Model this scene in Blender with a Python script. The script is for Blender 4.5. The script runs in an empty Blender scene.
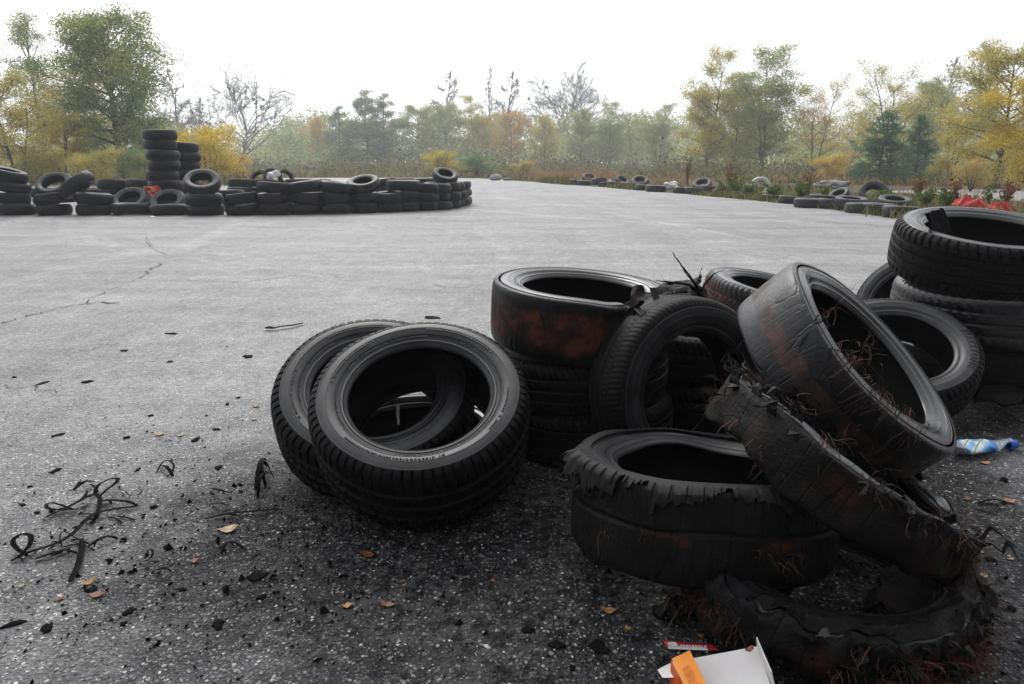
import bpy, math, random
import numpy as np
from mathutils import Vector, Matrix, Quaternion
random.seed(7)
RNG = np.random.default_rng(11)
PI = math.pi
scene = bpy.context.scene
col = scene.collection

# ------------------------------------------------------------------ camera numbers (metres; camera looks along +Y)
CAM_H, HORIZON, FPX, CX, CY = 0.92, 163.0, 700.0, 512.0, 342.0
PITCH = math.atan((CY - HORIZON) / FPX)
CP, SP = math.cos(PITCH), math.sin(PITCH)

def gp(px, py, z=0.0):
    """point of the plane at height z that the photograph shows at a pixel"""
    x = (px - CX) / FPX; u = -(py - CY) / FPX
    d = Vector((x, CP + u * SP, -SP + u * CP))
    t = (z - CAM_H) / d.z
    return Vector((0, 0, CAM_H)) + d * t

def gx(px, d):
    return (px - CX) / FPX * d * CP

# ------------------------------------------------------------------ objects
def tag(o, label=None, cat=None, group=None, kind=None):
    if label: o['label'] = label
    if cat: o['category'] = cat
    if group: o['group'] = group
    if kind: o['kind'] = kind
    return o

def empty(name, loc=(0, 0, 0)):
    o = bpy.data.objects.new(name, None); col.objects.link(o)
    o.location = loc; o.empty_display_size = 0.1
    return o

class MB:
    """collects vertices and faces (any size) and links them as one mesh object"""
    def __init__(s):
        s.v = []; s.f = []; s.n = 0
    def add(s, V, Fc):
        V = np.asarray(V, float).reshape(-1, 3)
        s.v.append(V)
        o = s.n
        for f in Fc: s.f.append([i + o for i in f])
        s.n += len(V); return s
    def quads(s, V, Q):
        V = np.asarray(V, float).reshape(-1, 3)
        s.v.append(V); s.f.extend((np.asarray(Q) + s.n).tolist()); s.n += len(V); return s
    def box(s, c, size, M=None):
        h = np.array(size) / 2
        V = np.array([[x, y, z] for x in (-1, 1) for y in (-1, 1) for z in (-1, 1)]) * h
        if M is not None: V = V @ np.array(M).T
        return s.add(V + np.array(c), [(0, 1, 3, 2), (4, 6, 7, 5), (0, 4, 5, 1), (2, 3, 7, 6), (0, 2, 6, 4), (1, 5, 7, 3)])
    def tube(s, P, r, k=5, flat=1.0, cap=False):
        P = np.asarray(P, float); m = len(P)
        r = np.broadcast_to(np.asarray(r, float), (m,))
        T = np.gradient(P, axis=0); T /= np.linalg.norm(T, axis=1)[:, None] + 1e-9
        a = np.array([0, 0, 1.0]) if abs(T[0][2]) < .9 else np.array([1.0, 0, 0])
        U = np.cross(T, a); U /= np.linalg.norm(U, axis=1)[:, None] + 1e-9
        Wv = np.cross(T, U)
        an = np.arange(k) / k * 2 * PI
        V = P[:, None] + r[:, None, None] * (np.cos(an)[None, :, None] * U[:, None] + flat * np.sin(an)[None, :, None] * Wv[:, None])
        i = np.arange(m - 1)[:, None] * k; j = np.arange(k)[None]; j2 = (j + 1) % k
        Q = np.stack([i + j, i + j2, i + k + j2, i + k + j], -1).reshape(-1, 4)
        o = s.n
        s.quads(V.reshape(-1, 3), Q)
        if cap:
            s.f.append([o + q for q in range(k)][::-1]); s.f.append([o + (m - 1) * k + q for q in range(k)])
        return s
    def build(s, name, mat, parent=None, smooth=None, loc=None):
        me = bpy.data.meshes.new(name)
        V = np.concatenate(s.v) if s.v else np.zeros((0, 3))
        me.from_pydata(V.tolist(), [], s.f)
        return link(name, me, mat, parent, smooth, loc)

def link(name, me, mat, parent=None, smooth=None, loc=None):
    if smooth is not None:
        me.polygons.foreach_set('use_smooth', [True] * len(me.polygons))
        if smooth < 3: me.set_sharp_from_angle(angle=smooth)
    for m in (mat if isinstance(mat, (list, tuple)) else [mat]): me.materials.append(m)
    me.update()
    o = bpy.data.objects.new(name, me); col.objects.link(o)
    if parent: o.parent = parent
    if loc is not None: o.location = loc
    return o

def copy_tree(o, parent=None):
    c = o.copy(); col.objects.link(c); c.parent = parent
    for ch in list(o.children): copy_tree(ch, c)
    return c

class Noise:
    """smooth pseudo-noise: a sum of random sines"""
    def __init__(s, seed, freq, n=10):
        r = np.random.default_rng(seed)
        s.k = r.normal(size=(n, 3)) * freq; s.p = r.uniform(0, 6.28, n)
    def __call__(s, P):
        return np.sin(np.asarray(P) @ s.k.T + s.p).sum(-1) / math.sqrt(len(s.p)) * .8

# ------------------------------------------------------------------ materials
class NT:
    def __init__(s, name):
        s.m = bpy.data.materials.new(name); s.m.use_nodes = True
        s.t = s.m.node_tree; s.t.nodes.clear()
        s.out = s.n('ShaderNodeOutputMaterial')
    def n(s, typ, **kw):
        nd = s.t.nodes.new(typ)
        for k, v in kw.items(): setattr(nd, k, v)
        return nd
    def put(s, sock, v):
        if isinstance(v, bpy.types.NodeSocket): s.t.links.new(v, sock)
        elif isinstance(v, (tuple, list)) and len(v) == 3 and sock.type == 'RGBA': sock.default_value = (*v, 1)
        else: sock.default_value = v
    def math(s, op, a, b=0.0, c=0.0, clamp=False):
        nd = s.n('ShaderNodeMath', operation=op, use_clamp=clamp)
        for i, v in enumerate((a, b, c)): s.put(nd.inputs[i], v)
        return nd.outputs[0]
    def vmath(s, op, a, b=None):
        nd = s.n('ShaderNodeVectorMath', operation=op)
        s.put(nd.inputs[0], a)
        if b is not None: s.put(nd.inputs[1], b)
        return nd.outputs['Value'] if op in ('LENGTH', 'DISTANCE', 'DOT_PRODUCT') else nd.outputs[0]
    def coord(s, which='Object'):
        return s.n('ShaderNodeTexCoord').outputs[which]
    def mapping(s, v, scale=(1, 1, 1), rot=(0, 0, 0), loc=(0, 0, 0)):
        nd = s.n('ShaderNodeMapping'); s.put(nd.inputs[0], v)
        nd.inputs['Scale'].default_value = scale; nd.inputs['Rotation'].default_value = rot; nd.inputs['Location'].default_value = loc
        return nd.outputs[0]
    def noise(s, v, scale, detail=4, rough=.55, out='Fac', dist=0.0):
        nd = s.n('ShaderNodeTexNoise'); s.put(nd.inputs['Vector'], v)
        nd.inputs['Scale'].default_value = scale; nd.inputs['Detail'].default_value = detail
        nd.inputs['Roughness'].default_value = rough; nd.inputs['Distortion'].default_value = dist
        return nd.outputs[out]
    def voro(s, v, scale, out='Distance', feature='F1', rand=1.0):
        nd = s.n('ShaderNodeTexVoronoi', feature=feature); s.put(nd.inputs['Vector'], v)
        nd.inputs['Scale'].default_value = scale; nd.inputs['Randomness'].default_value = rand
        return nd.outputs[out]
    def step(s, x, a, b, lo=0.0, hi=1.0):
        nd = s.n('ShaderNodeMapRange', interpolation_type='SMOOTHSTEP')
        s.put(nd.inputs[0], x)
        for i, v in ((1, a), (2, b), (3, lo), (4, hi)): s.put(nd.inputs[i], v)
        return nd.outputs[0]
    def mix(s, f, a, b, mode='MIX'):
        nd = s.n('ShaderNodeMix', data_type='RGBA', blend_type=mode, clamp_factor=True)
        s.put(nd.inputs[0], f); s.put(nd.inputs[6], a); s.put(nd.inputs[7], b)
        return nd.outputs[2]
    def ramp(s, f, stops):
        nd = s.n('ShaderNodeValToRGB'); s.put(nd.inputs[0], f)
        e = nd.color_ramp.elements
        while len(e) < len(stops): e.new(.5)
        for q, (p, c) in zip(e, stops): q.position = p; q.color = (*c, 1)
        return nd.outputs[0]
    def bump(s, h, strength=.5, dist=.01, normal=None):
        nd = s.n('ShaderNodeBump'); s.put(nd.inputs['Height'], h)
        nd.inputs['Strength'].default_value = strength; nd.inputs['Distance'].default_value = dist
        if normal is not None: s.put(nd.inputs['Normal'], normal)
        return nd.outputs[0]
    def bsdf(s, color, rough=.5, normal=None, spec=.5, metal=0.0, **kw):
        nd = s.n('ShaderNodeBsdfPrincipled')
        s.put(nd.inputs['Base Color'], color); s.put(nd.inputs['Roughness'], rough)
        s.put(nd.inputs['Specular IOR Level'], spec); s.put(nd.inputs['Metallic'], metal)
        if normal is not None: s.put(nd.inputs['Normal'], normal)
        for k, v in kw.items(): s.put(nd.inputs[k], v)
        return nd.outputs[0]
    def done(s, sh):
        s.t.links.new(sh, s.out.inputs['Surface']); return s.m

def rubber(name, dark=(.0022, .0022, .0024), dust=(.010, .010, .0112), dust_amt=.5, rough=.45, bump=.25, spec=.13):
    t = NT(name); c = t.coord()
    big = t.noise(c, 9, 5, .6); fine = t.noise(c, 140, 3, .6)
    f = t.math('MULTIPLY', t.step(big, .38, .72), dust_amt)
    cl = t.mix(f, dark, dust)
    cl = t.mix(t.step(t.noise(c, 420, 2), .66, .74, 0, .35), cl, (.09, .085, .08))
    r = t.math('ADD', t.math('MULTIPLY', big, .25), rough - .12)
    h = t.math('ADD', t.math('MULTIPLY', fine, .4), t.noise(c, 500, 2))
    return t.done(t.bsdf(cl, r, t.bump(h, bump, .002), spec))

def burnt(name, rust_lo=.52, rust_hi=.66, rust=(.10, .030, .012), zband=0.05, rough=.42, dark=(.0024, .0023, .0024), streak=1.0, shift=(0, 0, 0), bumpy=.5, spec=.2, crk_lo=.44, crk_w=.07):
    """bald scorched rubber: a rusty belt band showing round the crown, cracks across it"""
    t = NT(name); c = t.mapping(t.coord(), loc=shift)
    sep = t.n('ShaderNodeSeparateXYZ'); t.put(sep.inputs[0], t.coord())
    z = sep.outputs[2]
    n1 = t.noise(t.mapping(c, (1, 1, .7)), 6, 6, .65, dist=.4)
    band = t.math('SUBTRACT', 1.0, t.step(t.math('ABSOLUTE', z), zband * .5, zband * 1.5))
    fac = t.math('ADD', t.math('MULTIPLY', n1, .75), t.math('MULTIPLY', band, .26))
    m = t.step(fac, rust_lo, rust_hi)
    fleck = t.noise(t.mapping(c, (1, 1, 2)), 70, 5, .7)
    rustc = t.mix(fleck, rust, tuple(q * 2.0 for q in rust))
    rustc = t.mix(t.step(t.noise(c, 25, 5), .42, .6), (.022, .011, .008), rustc)
    grey = t.mix(t.step(t.noise(c, 11, 6, .6), .45, .75), dark, (.010, .010, .0115))
    cl = t.mix(t.math('MULTIPLY', m, .9), grey, rustc)
    cr = t.voro(t.mapping(c, (1, 1, .12)), 42 * streak, 'Distance', 'DISTANCE_TO_EDGE')
    crk = t.math('MAXIMUM', t.step(cr, .0, crk_w), t.step(t.noise(c, 7, 4), crk_lo, crk_lo + .12))
    cl = t.mix(crk, (.001, .001, .001), cl)
    h = t.math('ADD', t.math('MULTIPLY', t.math('MINIMUM', crk, 1.0), .8), t.math('MULTIPLY', fleck, bumpy))
    r = t.math('ADD', t.math('MULTIPLY', m, .25), t.math('ADD', t.math('MULTIPLY', n1, .3), rough - .15))
    return t.done(t.bsdf(cl, r, t.bump(h, .45, .004), spec))

def plain(name, c, rough=.6, spec=.4, var=.25, scale=30, bump=.15):
    t = NT(name); co = t.coord()
    n = t.noise(co, scale, 4)
    cl = t.mix(t.step(n, .3, .7), tuple(q * (1 - var) for q in c), tuple(min(1, q * (1 + var * .5)) for q in c))
    return t.done(t.bsdf(cl, rough, t.bump(n, bump, .004), spec))

def leaf_mat():
    """foliage tinted by each crown's own two leaf colours (object colour and the tint2 property)"""
    t = NT('foliage'); geo = t.n('ShaderNodeNewGeometry'); oi = t.n('ShaderNodeObjectInfo')
    at = t.n('ShaderNodeAttribute', attribute_type='OBJECT', attribute_name='tint2')
    isl = geo.outputs['Random Per Island']
    cl = t.noise(t.coord('Object'), .42, 4, .62)
    f = t.math('ADD', t.math('MULTIPLY', t.step(cl, .40, .60), .78), t.math('MULTIPLY', isl, .35))
    c = t.mix(f, oi.outputs['Color'], at.outputs['Color'])
    hs = t.n('ShaderNodeHueSaturation'); t.put(hs.inputs['Color'], c)
    t.put(hs.inputs['Value'], t.math('ADD', t.math('MULTIPLY', t.math('FRACT', t.math('MULTIPLY', isl, 17.3)), .8), .6))
    t.put(hs.inputs['Hue'], t.math('ADD', t.math('MULTIPLY', t.math('FRACT', t.math('MULTIPLY', isl, 31.7)), .05), .475))
    d = t.n('ShaderNodeBsdfDiffuse'); t.put(d.inputs[0], hs.outputs[0])
    tr = t.n('ShaderNodeBsdfTranslucent'); t.put(tr.inputs[0], hs.outputs[0])
    mx = t.n('ShaderNodeMixShader'); mx.inputs[0].default_value = .5
    t.t.links.new(d.outputs[0], mx.inputs[1]); t.t.links.new(tr.outputs[0], mx.inputs[2])
    return t.done(mx.outputs[0])

def asphalt_mat():
    t = NT('worn_asphalt'); c = t.coord()
    c2 = t.n('ShaderNodeVectorMath', operation='MULTIPLY_ADD')
    t.put(c2.inputs[0], t.noise(c, 55, 2, .5, 'Color')); c2.inputs[1].default_value = (.008, .008, .008); t.put(c2.inputs[2], c)
    cc = c2.outputs[0]
    dA = t.voro(cc, 92, 'Distance'); kA = t.voro(cc, 92, 'Color')
    dB = t.voro(cc, 190, 'Distance'); kB = t.voro(cc, 190, 'Color')
    sA = t.n('ShaderNodeSeparateColor'); t.put(sA.inputs[0], kA)
    sP = t.n('ShaderNodeSeparateColor'); t.put(sP.inputs[0], t.voro(cc, 118, 'Color')); kP = sP.outputs[0]
    sB = t.n('ShaderNodeSeparateColor'); t.put(sB.inputs[0], kB)
    # sooty ragged stain round the burnt heaps, with shade under the leaning tyres painted in
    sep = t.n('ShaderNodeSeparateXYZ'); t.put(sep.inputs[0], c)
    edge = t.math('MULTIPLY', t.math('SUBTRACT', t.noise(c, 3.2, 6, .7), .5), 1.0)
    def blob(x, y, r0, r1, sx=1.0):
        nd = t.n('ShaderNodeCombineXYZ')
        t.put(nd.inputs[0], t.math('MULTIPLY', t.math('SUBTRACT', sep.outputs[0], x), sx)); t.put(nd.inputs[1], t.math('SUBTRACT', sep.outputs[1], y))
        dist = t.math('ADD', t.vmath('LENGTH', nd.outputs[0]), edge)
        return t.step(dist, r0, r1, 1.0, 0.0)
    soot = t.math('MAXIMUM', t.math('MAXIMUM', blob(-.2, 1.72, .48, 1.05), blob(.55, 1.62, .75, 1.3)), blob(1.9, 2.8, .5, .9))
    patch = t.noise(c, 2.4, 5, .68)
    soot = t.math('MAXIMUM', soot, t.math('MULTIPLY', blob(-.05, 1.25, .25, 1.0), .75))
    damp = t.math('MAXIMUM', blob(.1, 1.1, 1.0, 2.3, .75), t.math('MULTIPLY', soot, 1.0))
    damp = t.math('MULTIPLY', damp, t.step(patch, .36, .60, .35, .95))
    flake = t.step(t.noise(c, 26, 6, .75), .47, .58)
    big = t.noise(c, 1.1, 6, .65)
    arcs = t.noise(t.mapping(c, (.10, 1.1, 1), rot=(0, 0, .22)), 1.3, 5, .6)
    lanes = t.noise(t.mapping(c, (1.0, .06, 1), rot=(0, 0, -.35)), 1.2, 4, .6)
    # binder
    binder = t.mix(damp, (.215, .214, .213), (.022, .0232, .028))
    binder = t.mix(t.math('MULTIPLY', t.step(big, .4, .65), .5), binder, t.mix(damp, (.30, .298, .294), (.038, .040, .047)))
    pal = t.ramp(sA.outputs[0], [(0, (.07, .072, .08)), (.30, (.20, .19, .18)), (.50, (.30, .275, .235)), (.66, (.25, .25, .26)), (.84, (.48, .455, .415)), (1, (.72, .69, .64))])
    palB = t.ramp(sB.outputs[0], [(0, (.07, .07, .075)), (.5, (.22, .21, .19)), (.8, (.34, .33, .31)), (1, (.6, .58, .53))])
    mA = t.math('MULTIPLY', t.step(t.math('ADD', dA, t.math('ADD', t.math('MULTIPLY', sA.outputs[2], .20), t.math('MULTIPLY', t.math('SUBTRACT', t.noise(c, 240, 2), .5), .35))), .40, .50, 1, 0), t.step(t.math('ADD', sA.outputs[1], t.math('MULTIPLY', t.math('SUBTRACT', patch, .5), 1.2)), .14, .26))
    mB = t.math('MULTIPLY', t.step(dB, .34, .46, 1, 0), t.step(sB.outputs[1], .35, .5))
    colr = t.mix(t.math('MULTIPLY', mB, .85), binder, palB)
    colr = t.mix(t.math('MULTIPLY', mA, t.step(damp, 0, 1, .62, .86)), colr, pal)
    pit = t.math('MULTIPLY', t.step(t.voro(cc, 118, 'Distance'), .30, .44, 1, 0), t.step(kP, .70, .74))
    colr = t.mix(t.math('MULTIPLY', pit, .85), colr, (.022, .0225, .025))
    # rubber arcs left by turning cars, and two faded pale lane marks
    def marks():
        tot = None
        for cx_, cy_, sc, am, sd in ((-9.0, 1.0, 2.3, -.26, 1.0), (10.0, 22.0, 1.9, .42, 5.0), (7.0, 20.0, 1.3, -.26, 3.0), (-2.0, 34.0, 1.6, .30, 9.0)):
            nd = t.n('ShaderNodeCombineXYZ'); t.put(nd.inputs[0], t.math('SUBTRACT', sep.outputs[0], cx_)); t.put(nd.inputs[1], t.math('SUBTRACT', sep.outputs[1], cy_))
            rr = t.vmath('LENGTH', nd.outputs[0]); q = t.n('ShaderNodeCombineXYZ'); t.put(q.inputs[0], t.math('ADD', rr, t.math('MULTIPLY', t.noise(c, .35, 2), .8))); q.inputs[1].default_value = sd
            v = t.noise(q.outputs[0], sc, 3, .7); v = t.math('MULTIPLY', t.step(v, .50, .68), t.step(t.noise(t.mapping(c, loc=(sd, 0, 0)), .22, 3), .42, .62))
            v = t.math('MULTIPLY', v, am); tot = v if tot is None else t.math('ADD', tot, v)
        for (x0, y0), (x1, y1), w_ in (((-4.6, 12.2), (-3.5, 7.2), .10), ((-.55, 11.0), (.05, 6.3), .11), ((1.6, 14.5), (3.2, 8.0), .09)):
            L = math.hypot(x1 - x0, y1 - y0); ux, uy = (x1 - x0) / L, (y1 - y0) / L
            px_ = t.math('SUBTRACT', sep.outputs[0], x0); py_ = t.math('SUBTRACT', sep.outputs[1], y0)
            along = t.math('ADD', t.math('MULTIPLY', px_, ux), t.math('MULTIPLY', py_, uy)); ac = t.math('ABSOLUTE', t.math('SUBTRACT', t.math('MULTIPLY', px_, uy), t.math('MULTIPLY', py_, ux)))
            m_ = t.math('MULTIPLY', t.step(ac, w_ * .5, w_ * 1.5, 1, 0), t.math('MULTIPLY', t.step(along, 0, .8), t.step(along, L - 1.2, L, 1, 0)))
            tot = t.math('ADD', tot, t.math('MULTIPLY', m_, t.step(t.noise(c, 6, 5, .7), .35, .6, .04, .26)))
        return tot
    # worn lanes on the far sheet
    wear = t.math('MULTIPLY', t.math('ADD', t.math('MULTIPLY', t.math('SUBTRACT', arcs, .5), .9), t.math('MULTIPLY', t.math('SUBTRACT', lanes, .5), .7)), 1.0)
    grain = t.math('SUBTRACT', t.noise(c, 34, 4, .8), .5)
    g2 = t.math('SUBTRACT', t.noise(t.mapping(c, (1, .45, 1)), 9, 5, .8), .5)
    gain = t.math('ADD', t.math('ADD', 1.0, wear), t.math('ADD', t.math('MULTIPLY', grain, 1.9), t.math('MULTIPLY', g2, 1.35)))
    gain = t.math('ADD', gain, t.math('ADD', marks(), t.math('MULTIPLY', t.math('SUBTRACT', t.noise(t.mapping(c, (.5, 1.6, 1)), 2.6, 6, .75), .5), .75)))
    gc = t.n('ShaderNodeCombineColor')
    for i in range(3): t.put(gc.inputs[i], gain)
    colr = t.mix(1.0, colr, gc.outputs[0], 'MULTIPLY')
    soot_shade_m = t.math('MULTIPLY', soot, t.step(flake, 0, 1, .72, 1.0))
    soot_shade_m = t.math('MULTIPLY', soot_shade_m, t.math('SUBTRACT', 1.0, t.math('MULTIPLY', t.math('MULTIPLY', mA, t.step(sA.outputs[2], .42, .56)), .80)))
    colr = t.mix(t.math('MULTIPLY', soot_shade_m, .97), colr, (.0045, .0045, .005))
    h = t.math('ADD', t.math('MULTIPLY', t.math('SUBTRACT', 1.0, t.math('MINIMUM', t.math('MULTIPLY', dA, 1.6), 1.0)), .7),
               t.math('MULTIPLY', t.math('SUBTRACT', 1.0, dB), .35))
    h = t.math('ADD', h, t.math('MULTIPLY', big, .4))
    rough = t.math('SUBTRACT', .62, t.math('MULTIPLY', t.math('MULTIPLY', damp, t.step(t.noise(c, 5, 5, .6), .4, .65)), .22))
    return t.done(t.bsdf(colr, rough, t.bump(h, .75, .009), t.math('SUBTRACT', .45, t.math('MULTIPLY', soot, .36))))

def soil_mat(name, a, b, c3):
    t = NT(name); c = t.coord()
    n = t.noise(c, .7, 6, .65); n2 = t.noise(c, 9, 5, .7)
    cl = t.mix(t.step(n, .35, .65), a, b); cl = t.mix(t.step(n2, .48, .68), cl, c3)
    return t.done(t.bsdf(cl, .9, t.bump(n2, .6, .05), .2))

def bark_mat(name, a, b):
    t = NT(name); c = t.coord()
    n = t.noise(t.mapping(c, (6, 6, 1)), 4, 5, .65)
    return t.done(t.bsdf(t.mix(n, a, b), .85, t.bump(n, .5, .03), .2))

M = {}
M['tread'] = rubber('tread_rubber', dust_amt=.35, rough=.55, bump=.3)
M['side'] = rubber('sidewall_rubber', (.005, .005, .0058), (.026, .026, .0285), .85, .38, .3, .42)
M['side_gloss'] = rubber('wet_sidewall_rubber', (.004, .004, .0045), (.014, .014, .016), .7, .21, .15, .55)
M['liner'] = rubber('inner_liner_rubber', (.0015, .0015, .0016), (.003, .003, .0033), .5, .5, .2, .2)
M['wall_tread'] = rubber('weathered_tread_rubber', (.003, .003, .0033), (.012, .012, .0125), .7, .46, .2, .30)
M['wall_side'] = rubber('weathered_sidewall_rubber', (.008, .008, .0085), (.040, .040, .042), .85, .5, .2, .40)
M['wall_dirty'] = rubber('muddy_tread_rubber', (.005, .0045, .004), (.035, .027, .019), .8, .7, .2, .2)
M['slick'] = burnt('scorched_slick_rubber', .49, .66, (.060, .019, .009), .06, .40, shift=(.3, .2, .1))
M['slick_h'] = burnt('scorched_bald_rubber', .53, .66, (.046, .022, .014), .03, .28, dark=(.006, .006, .007), streak=.9, crk_lo=.40, crk_w=.04, bumpy=.9, spec=.36, shift=(1.7, .6, .2))
M['carcass'] = burnt('cracked_carcass_rubber', .60, .76, (.070, .020, .008), .014, .52, streak=.9, crk_lo=.54, shift=(.9, 2.1, .5), bumpy=1.0)
M['frayed'] = burnt('frayed_carcass_rubber', .55, .80, (.034, .012, .007), .05, .5, streak=.6, crk_lo=.48, dark=(.0035, .0032, .003), shift=(2.9, .1, 1.5), bumpy=2.2, spec=.12)
M['torn'] = rubber('torn_tread_rubber', (.003, .003, .0033), (.014, .014, .016), .8, .5, 1.0, .22)
M['scrap'] = rubber('scrap_rubber', (.002, .002, .0022), (.010, .010, .0105), .6, .75, .4, .04)
def fibre_mat():
    t = NT('rusty_cord'); i = t.n('ShaderNodeNewGeometry').outputs['Random Per Island']
    c = t.ramp(i, [(0, (.010, .004, .003)), (.5, (.036, .012, .006)), (.85, (.085, .030, .013)), (1, (.17, .085, .045))])
    return t.done(t.bsdf(c, .6, None, .3))
M['fibre'] = fibre_mat()
M['wire'] = plain('charred_wire', (.006, .005, .005), .7, .15)
M['foliage'] = leaf_mat()
M['bark'] = bark_mat('grey_brown_bark', (.045, .036, .028), (.13, .11, .09))
M['bark_pale'] = bark_mat('pale_grey_bark', (.11, .10, .095), (.22, .205, .195))
M['birch'] = bark_mat('birch_bark', (.12, .11, .10), (.5, .48, .45))

# ------------------------------------------------------------------ world, sun, camera
SUN_EL, SUN_AZ = math.radians(46), math.radians(-14)     # azimuth measured from +Y towards +X: the bright side of the overcast is ahead
w = bpy.data.worlds.new('World'); scene.world = w; w.use_nodes = True
nt = w.node_tree; nt.nodes.clear()
sky = nt.nodes.new('ShaderNodeTexSky'); sky.sky_type = 'NISHITA'; sky.sun_disc = False
sky.sun_elevation = SUN_EL; sky.sun_rotation = SUN_AZ
sky.air_density = 1.0; sky.dust_density = 6.0; sky.ozone_density = 1.0; sky.altitude = 200
hs = nt.nodes.new('ShaderNodeHueSaturation'); hs.inputs['Saturation'].default_value = .12
mixw = nt.nodes.new('ShaderNodeMix'); mixw.data_type = 'RGBA'; mixw.inputs[0].default_value = .55
mixw.inputs[7].default_value = (8.9, 9.15, 9.7, 1)
bg = nt.nodes.new('ShaderNodeBackground'); bg.inputs[1].default_value = .13
wo = nt.nodes.new('ShaderNodeOutputWorld')
nt.links.new(sky.outputs[0], hs.inputs['Color']); nt.links.new(hs.outputs[0], mixw.inputs[6])
tc = nt.nodes.new('ShaderNodeTexCoord'); dt = nt.nodes.new('ShaderNodeVectorMath'); dt.operation = 'DOT_PRODUCT'
dt.inputs[1].default_value = (math.sin(SUN_AZ) * math.cos(.7), math.cos(SUN_AZ) * math.cos(.7), math.sin(.7))
mr = nt.nodes.new('ShaderNodeMapRange'); mr.interpolation_type = 'SMOOTHSTEP'
for i_, v_ in ((1, -.75), (2, .95), (3, .09), (4, 1.5)): mr.inputs[i_].default_value = v_
vm = nt.nodes.new('ShaderNodeVectorMath'); vm.operation = 'SCALE'
nt.links.new(tc.outputs['Generated'], dt.inputs[0]); nt.links.new(dt.outputs['Value'], mr.inputs[0])
nt.links.new(mixw.outputs[2], vm.inputs[0]); nt.links.new(mr.outputs[0], vm.inputs['Scale'])
nt.links.new(vm.outputs[0], bg.inputs[0]); nt.links.new(bg.outputs[0], wo.inputs[0])

sl = bpy.data.lights.new('sun', 'SUN'); sl.energy = .9; sl.angle = math.radians(24); sl.color = (1, .97, .92)
so = bpy.data.objects.new('sun', sl); col.objects.link(so)
sd = Vector((math.sin(SUN_AZ) * math.cos(SUN_EL), math.cos(SUN_AZ) * math.cos(SUN_EL), math.sin(SUN_EL)))
so.rotation_euler = sd.to_track_quat('Z', 'Y').to_euler()

cam = bpy.data.cameras.new('camera'); cam.sensor_width = 36; cam.lens = FPX * 36 / 1024; cam.clip_end = 2000; cam.clip_start = .05
co = bpy.data.objects.new('camera', cam); col.objects.link(co)
co.location = (0, 0, CAM_H); co.rotation_euler = (PI / 2 - PITCH, 0, 0); scene.camera = co
vs = scene.view_settings; vs.view_transform = 'Standard'; vs.look = 'None'; vs.gamma = 1; vs.exposure = 0.16
cy = scene.cycles
cy.max_bounces = 6; cy.diffuse_bounces = 3; cy.glossy_bounces = 3; cy.transmission_bounces = 4; cy.volume_bounces = 1; cy.transparent_max_bounces = 6
cy.use_denoising = True; cy.use_adaptive_sampling = True; cy.adaptive_threshold = .02

# ------------------------------------------------------------------ tyres
def profile(R, W, rb, kind, nt_, hi=True, rnd=0.0):
    """half-open cross-sections (radius, height) of tread, one sidewall and liner"""
    h = R - rb; tw = .40 * W
    t = np.linspace(-1, 1, nt_)
    rt = R - (.030 + rnd) * h * t ** 2 - .04 * h * np.abs(t) ** 8
    yt = t * tw
    sh = [(R - (.115 + rnd * .9) * h, .440 * W), (R - (.19 + rnd * .55) * h, .468 * W), (R - .27 * h, .484 * W)]
    if kind in ('slick', 'worn'):
        tw = .455 * W; rt = R - .022 * h * t ** 2 - .03 * h * np.abs(t) ** 12; yt = t * tw
        sh = [(R - .075 * h, .474 * W), (R - .12 * h, .484 * W), (R - .2 * h, .488 * W)]
    tr = [(r, -y) for r, y in sh[::-1]] + list(zip(rt, yt)) + sh
    if hi:
        fr = [(.73, .484), (.715, .492), (.70, .4925), (.69, .488), (.60, .500), (.52, .502), (.515, .506), (.49, .506), (.485, .500), (.40, .492), (.33, .478),
              (.325, .482), (.30, .476), (.295, .470), (.22, .448), (.17, .436), (.165, .446), (.12, .444), (.10, .430), (.05, .412), (.015, .398), (0, .375)]
    else:
        fr = [(.73, .484), (.60, .500), (.45, .500), (.30, .474), (.18, .440), (.16, .448), (.10, .432), (.03, .405), (0, .375)]
    sw = [(rb + f * h, q * W) for f, q in fr]
    li = [(rb, .375 * W), (rb + .03 * h, .345 * W), (rb + .12 * h, .365 * W), (rb + .35 * h, .425 * W), (rb + .60 * h, .44 * W), (rb + .80 * h, .39 * W), (rb + .90 * h, .25 * W)]
    li = li + [(rb + .92 * h, 0)] + [(r, -y) for r, y in li[::-1]]
    return tr, sw, li

def revolve(prof, N, th=None):
    pr = np.array(prof); th = np.arange(N) / N * 2 * PI if th is None else th
    r = pr[:, 0][None]; y = pr[:, 1][None]
    V = np.stack([r * np.cos(th)[:, None], r * np.sin(th)[:, None], np.broadcast_to(y, (len(th), len(pr)))], -1)
    return V, th

def grid_faces(n, m, closed=True, flip=False):
    i = np.arange(n if closed else n - 1)[:, None]; j = np.arange(m - 1)[None]
    a = i * m + j; b = ((i + 1) % n) * m + j
    Q = np.stack([a, b, b + 1, a + 1], -1).reshape(-1, 4)
    return Q[:, ::-1] if flip else Q

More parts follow.
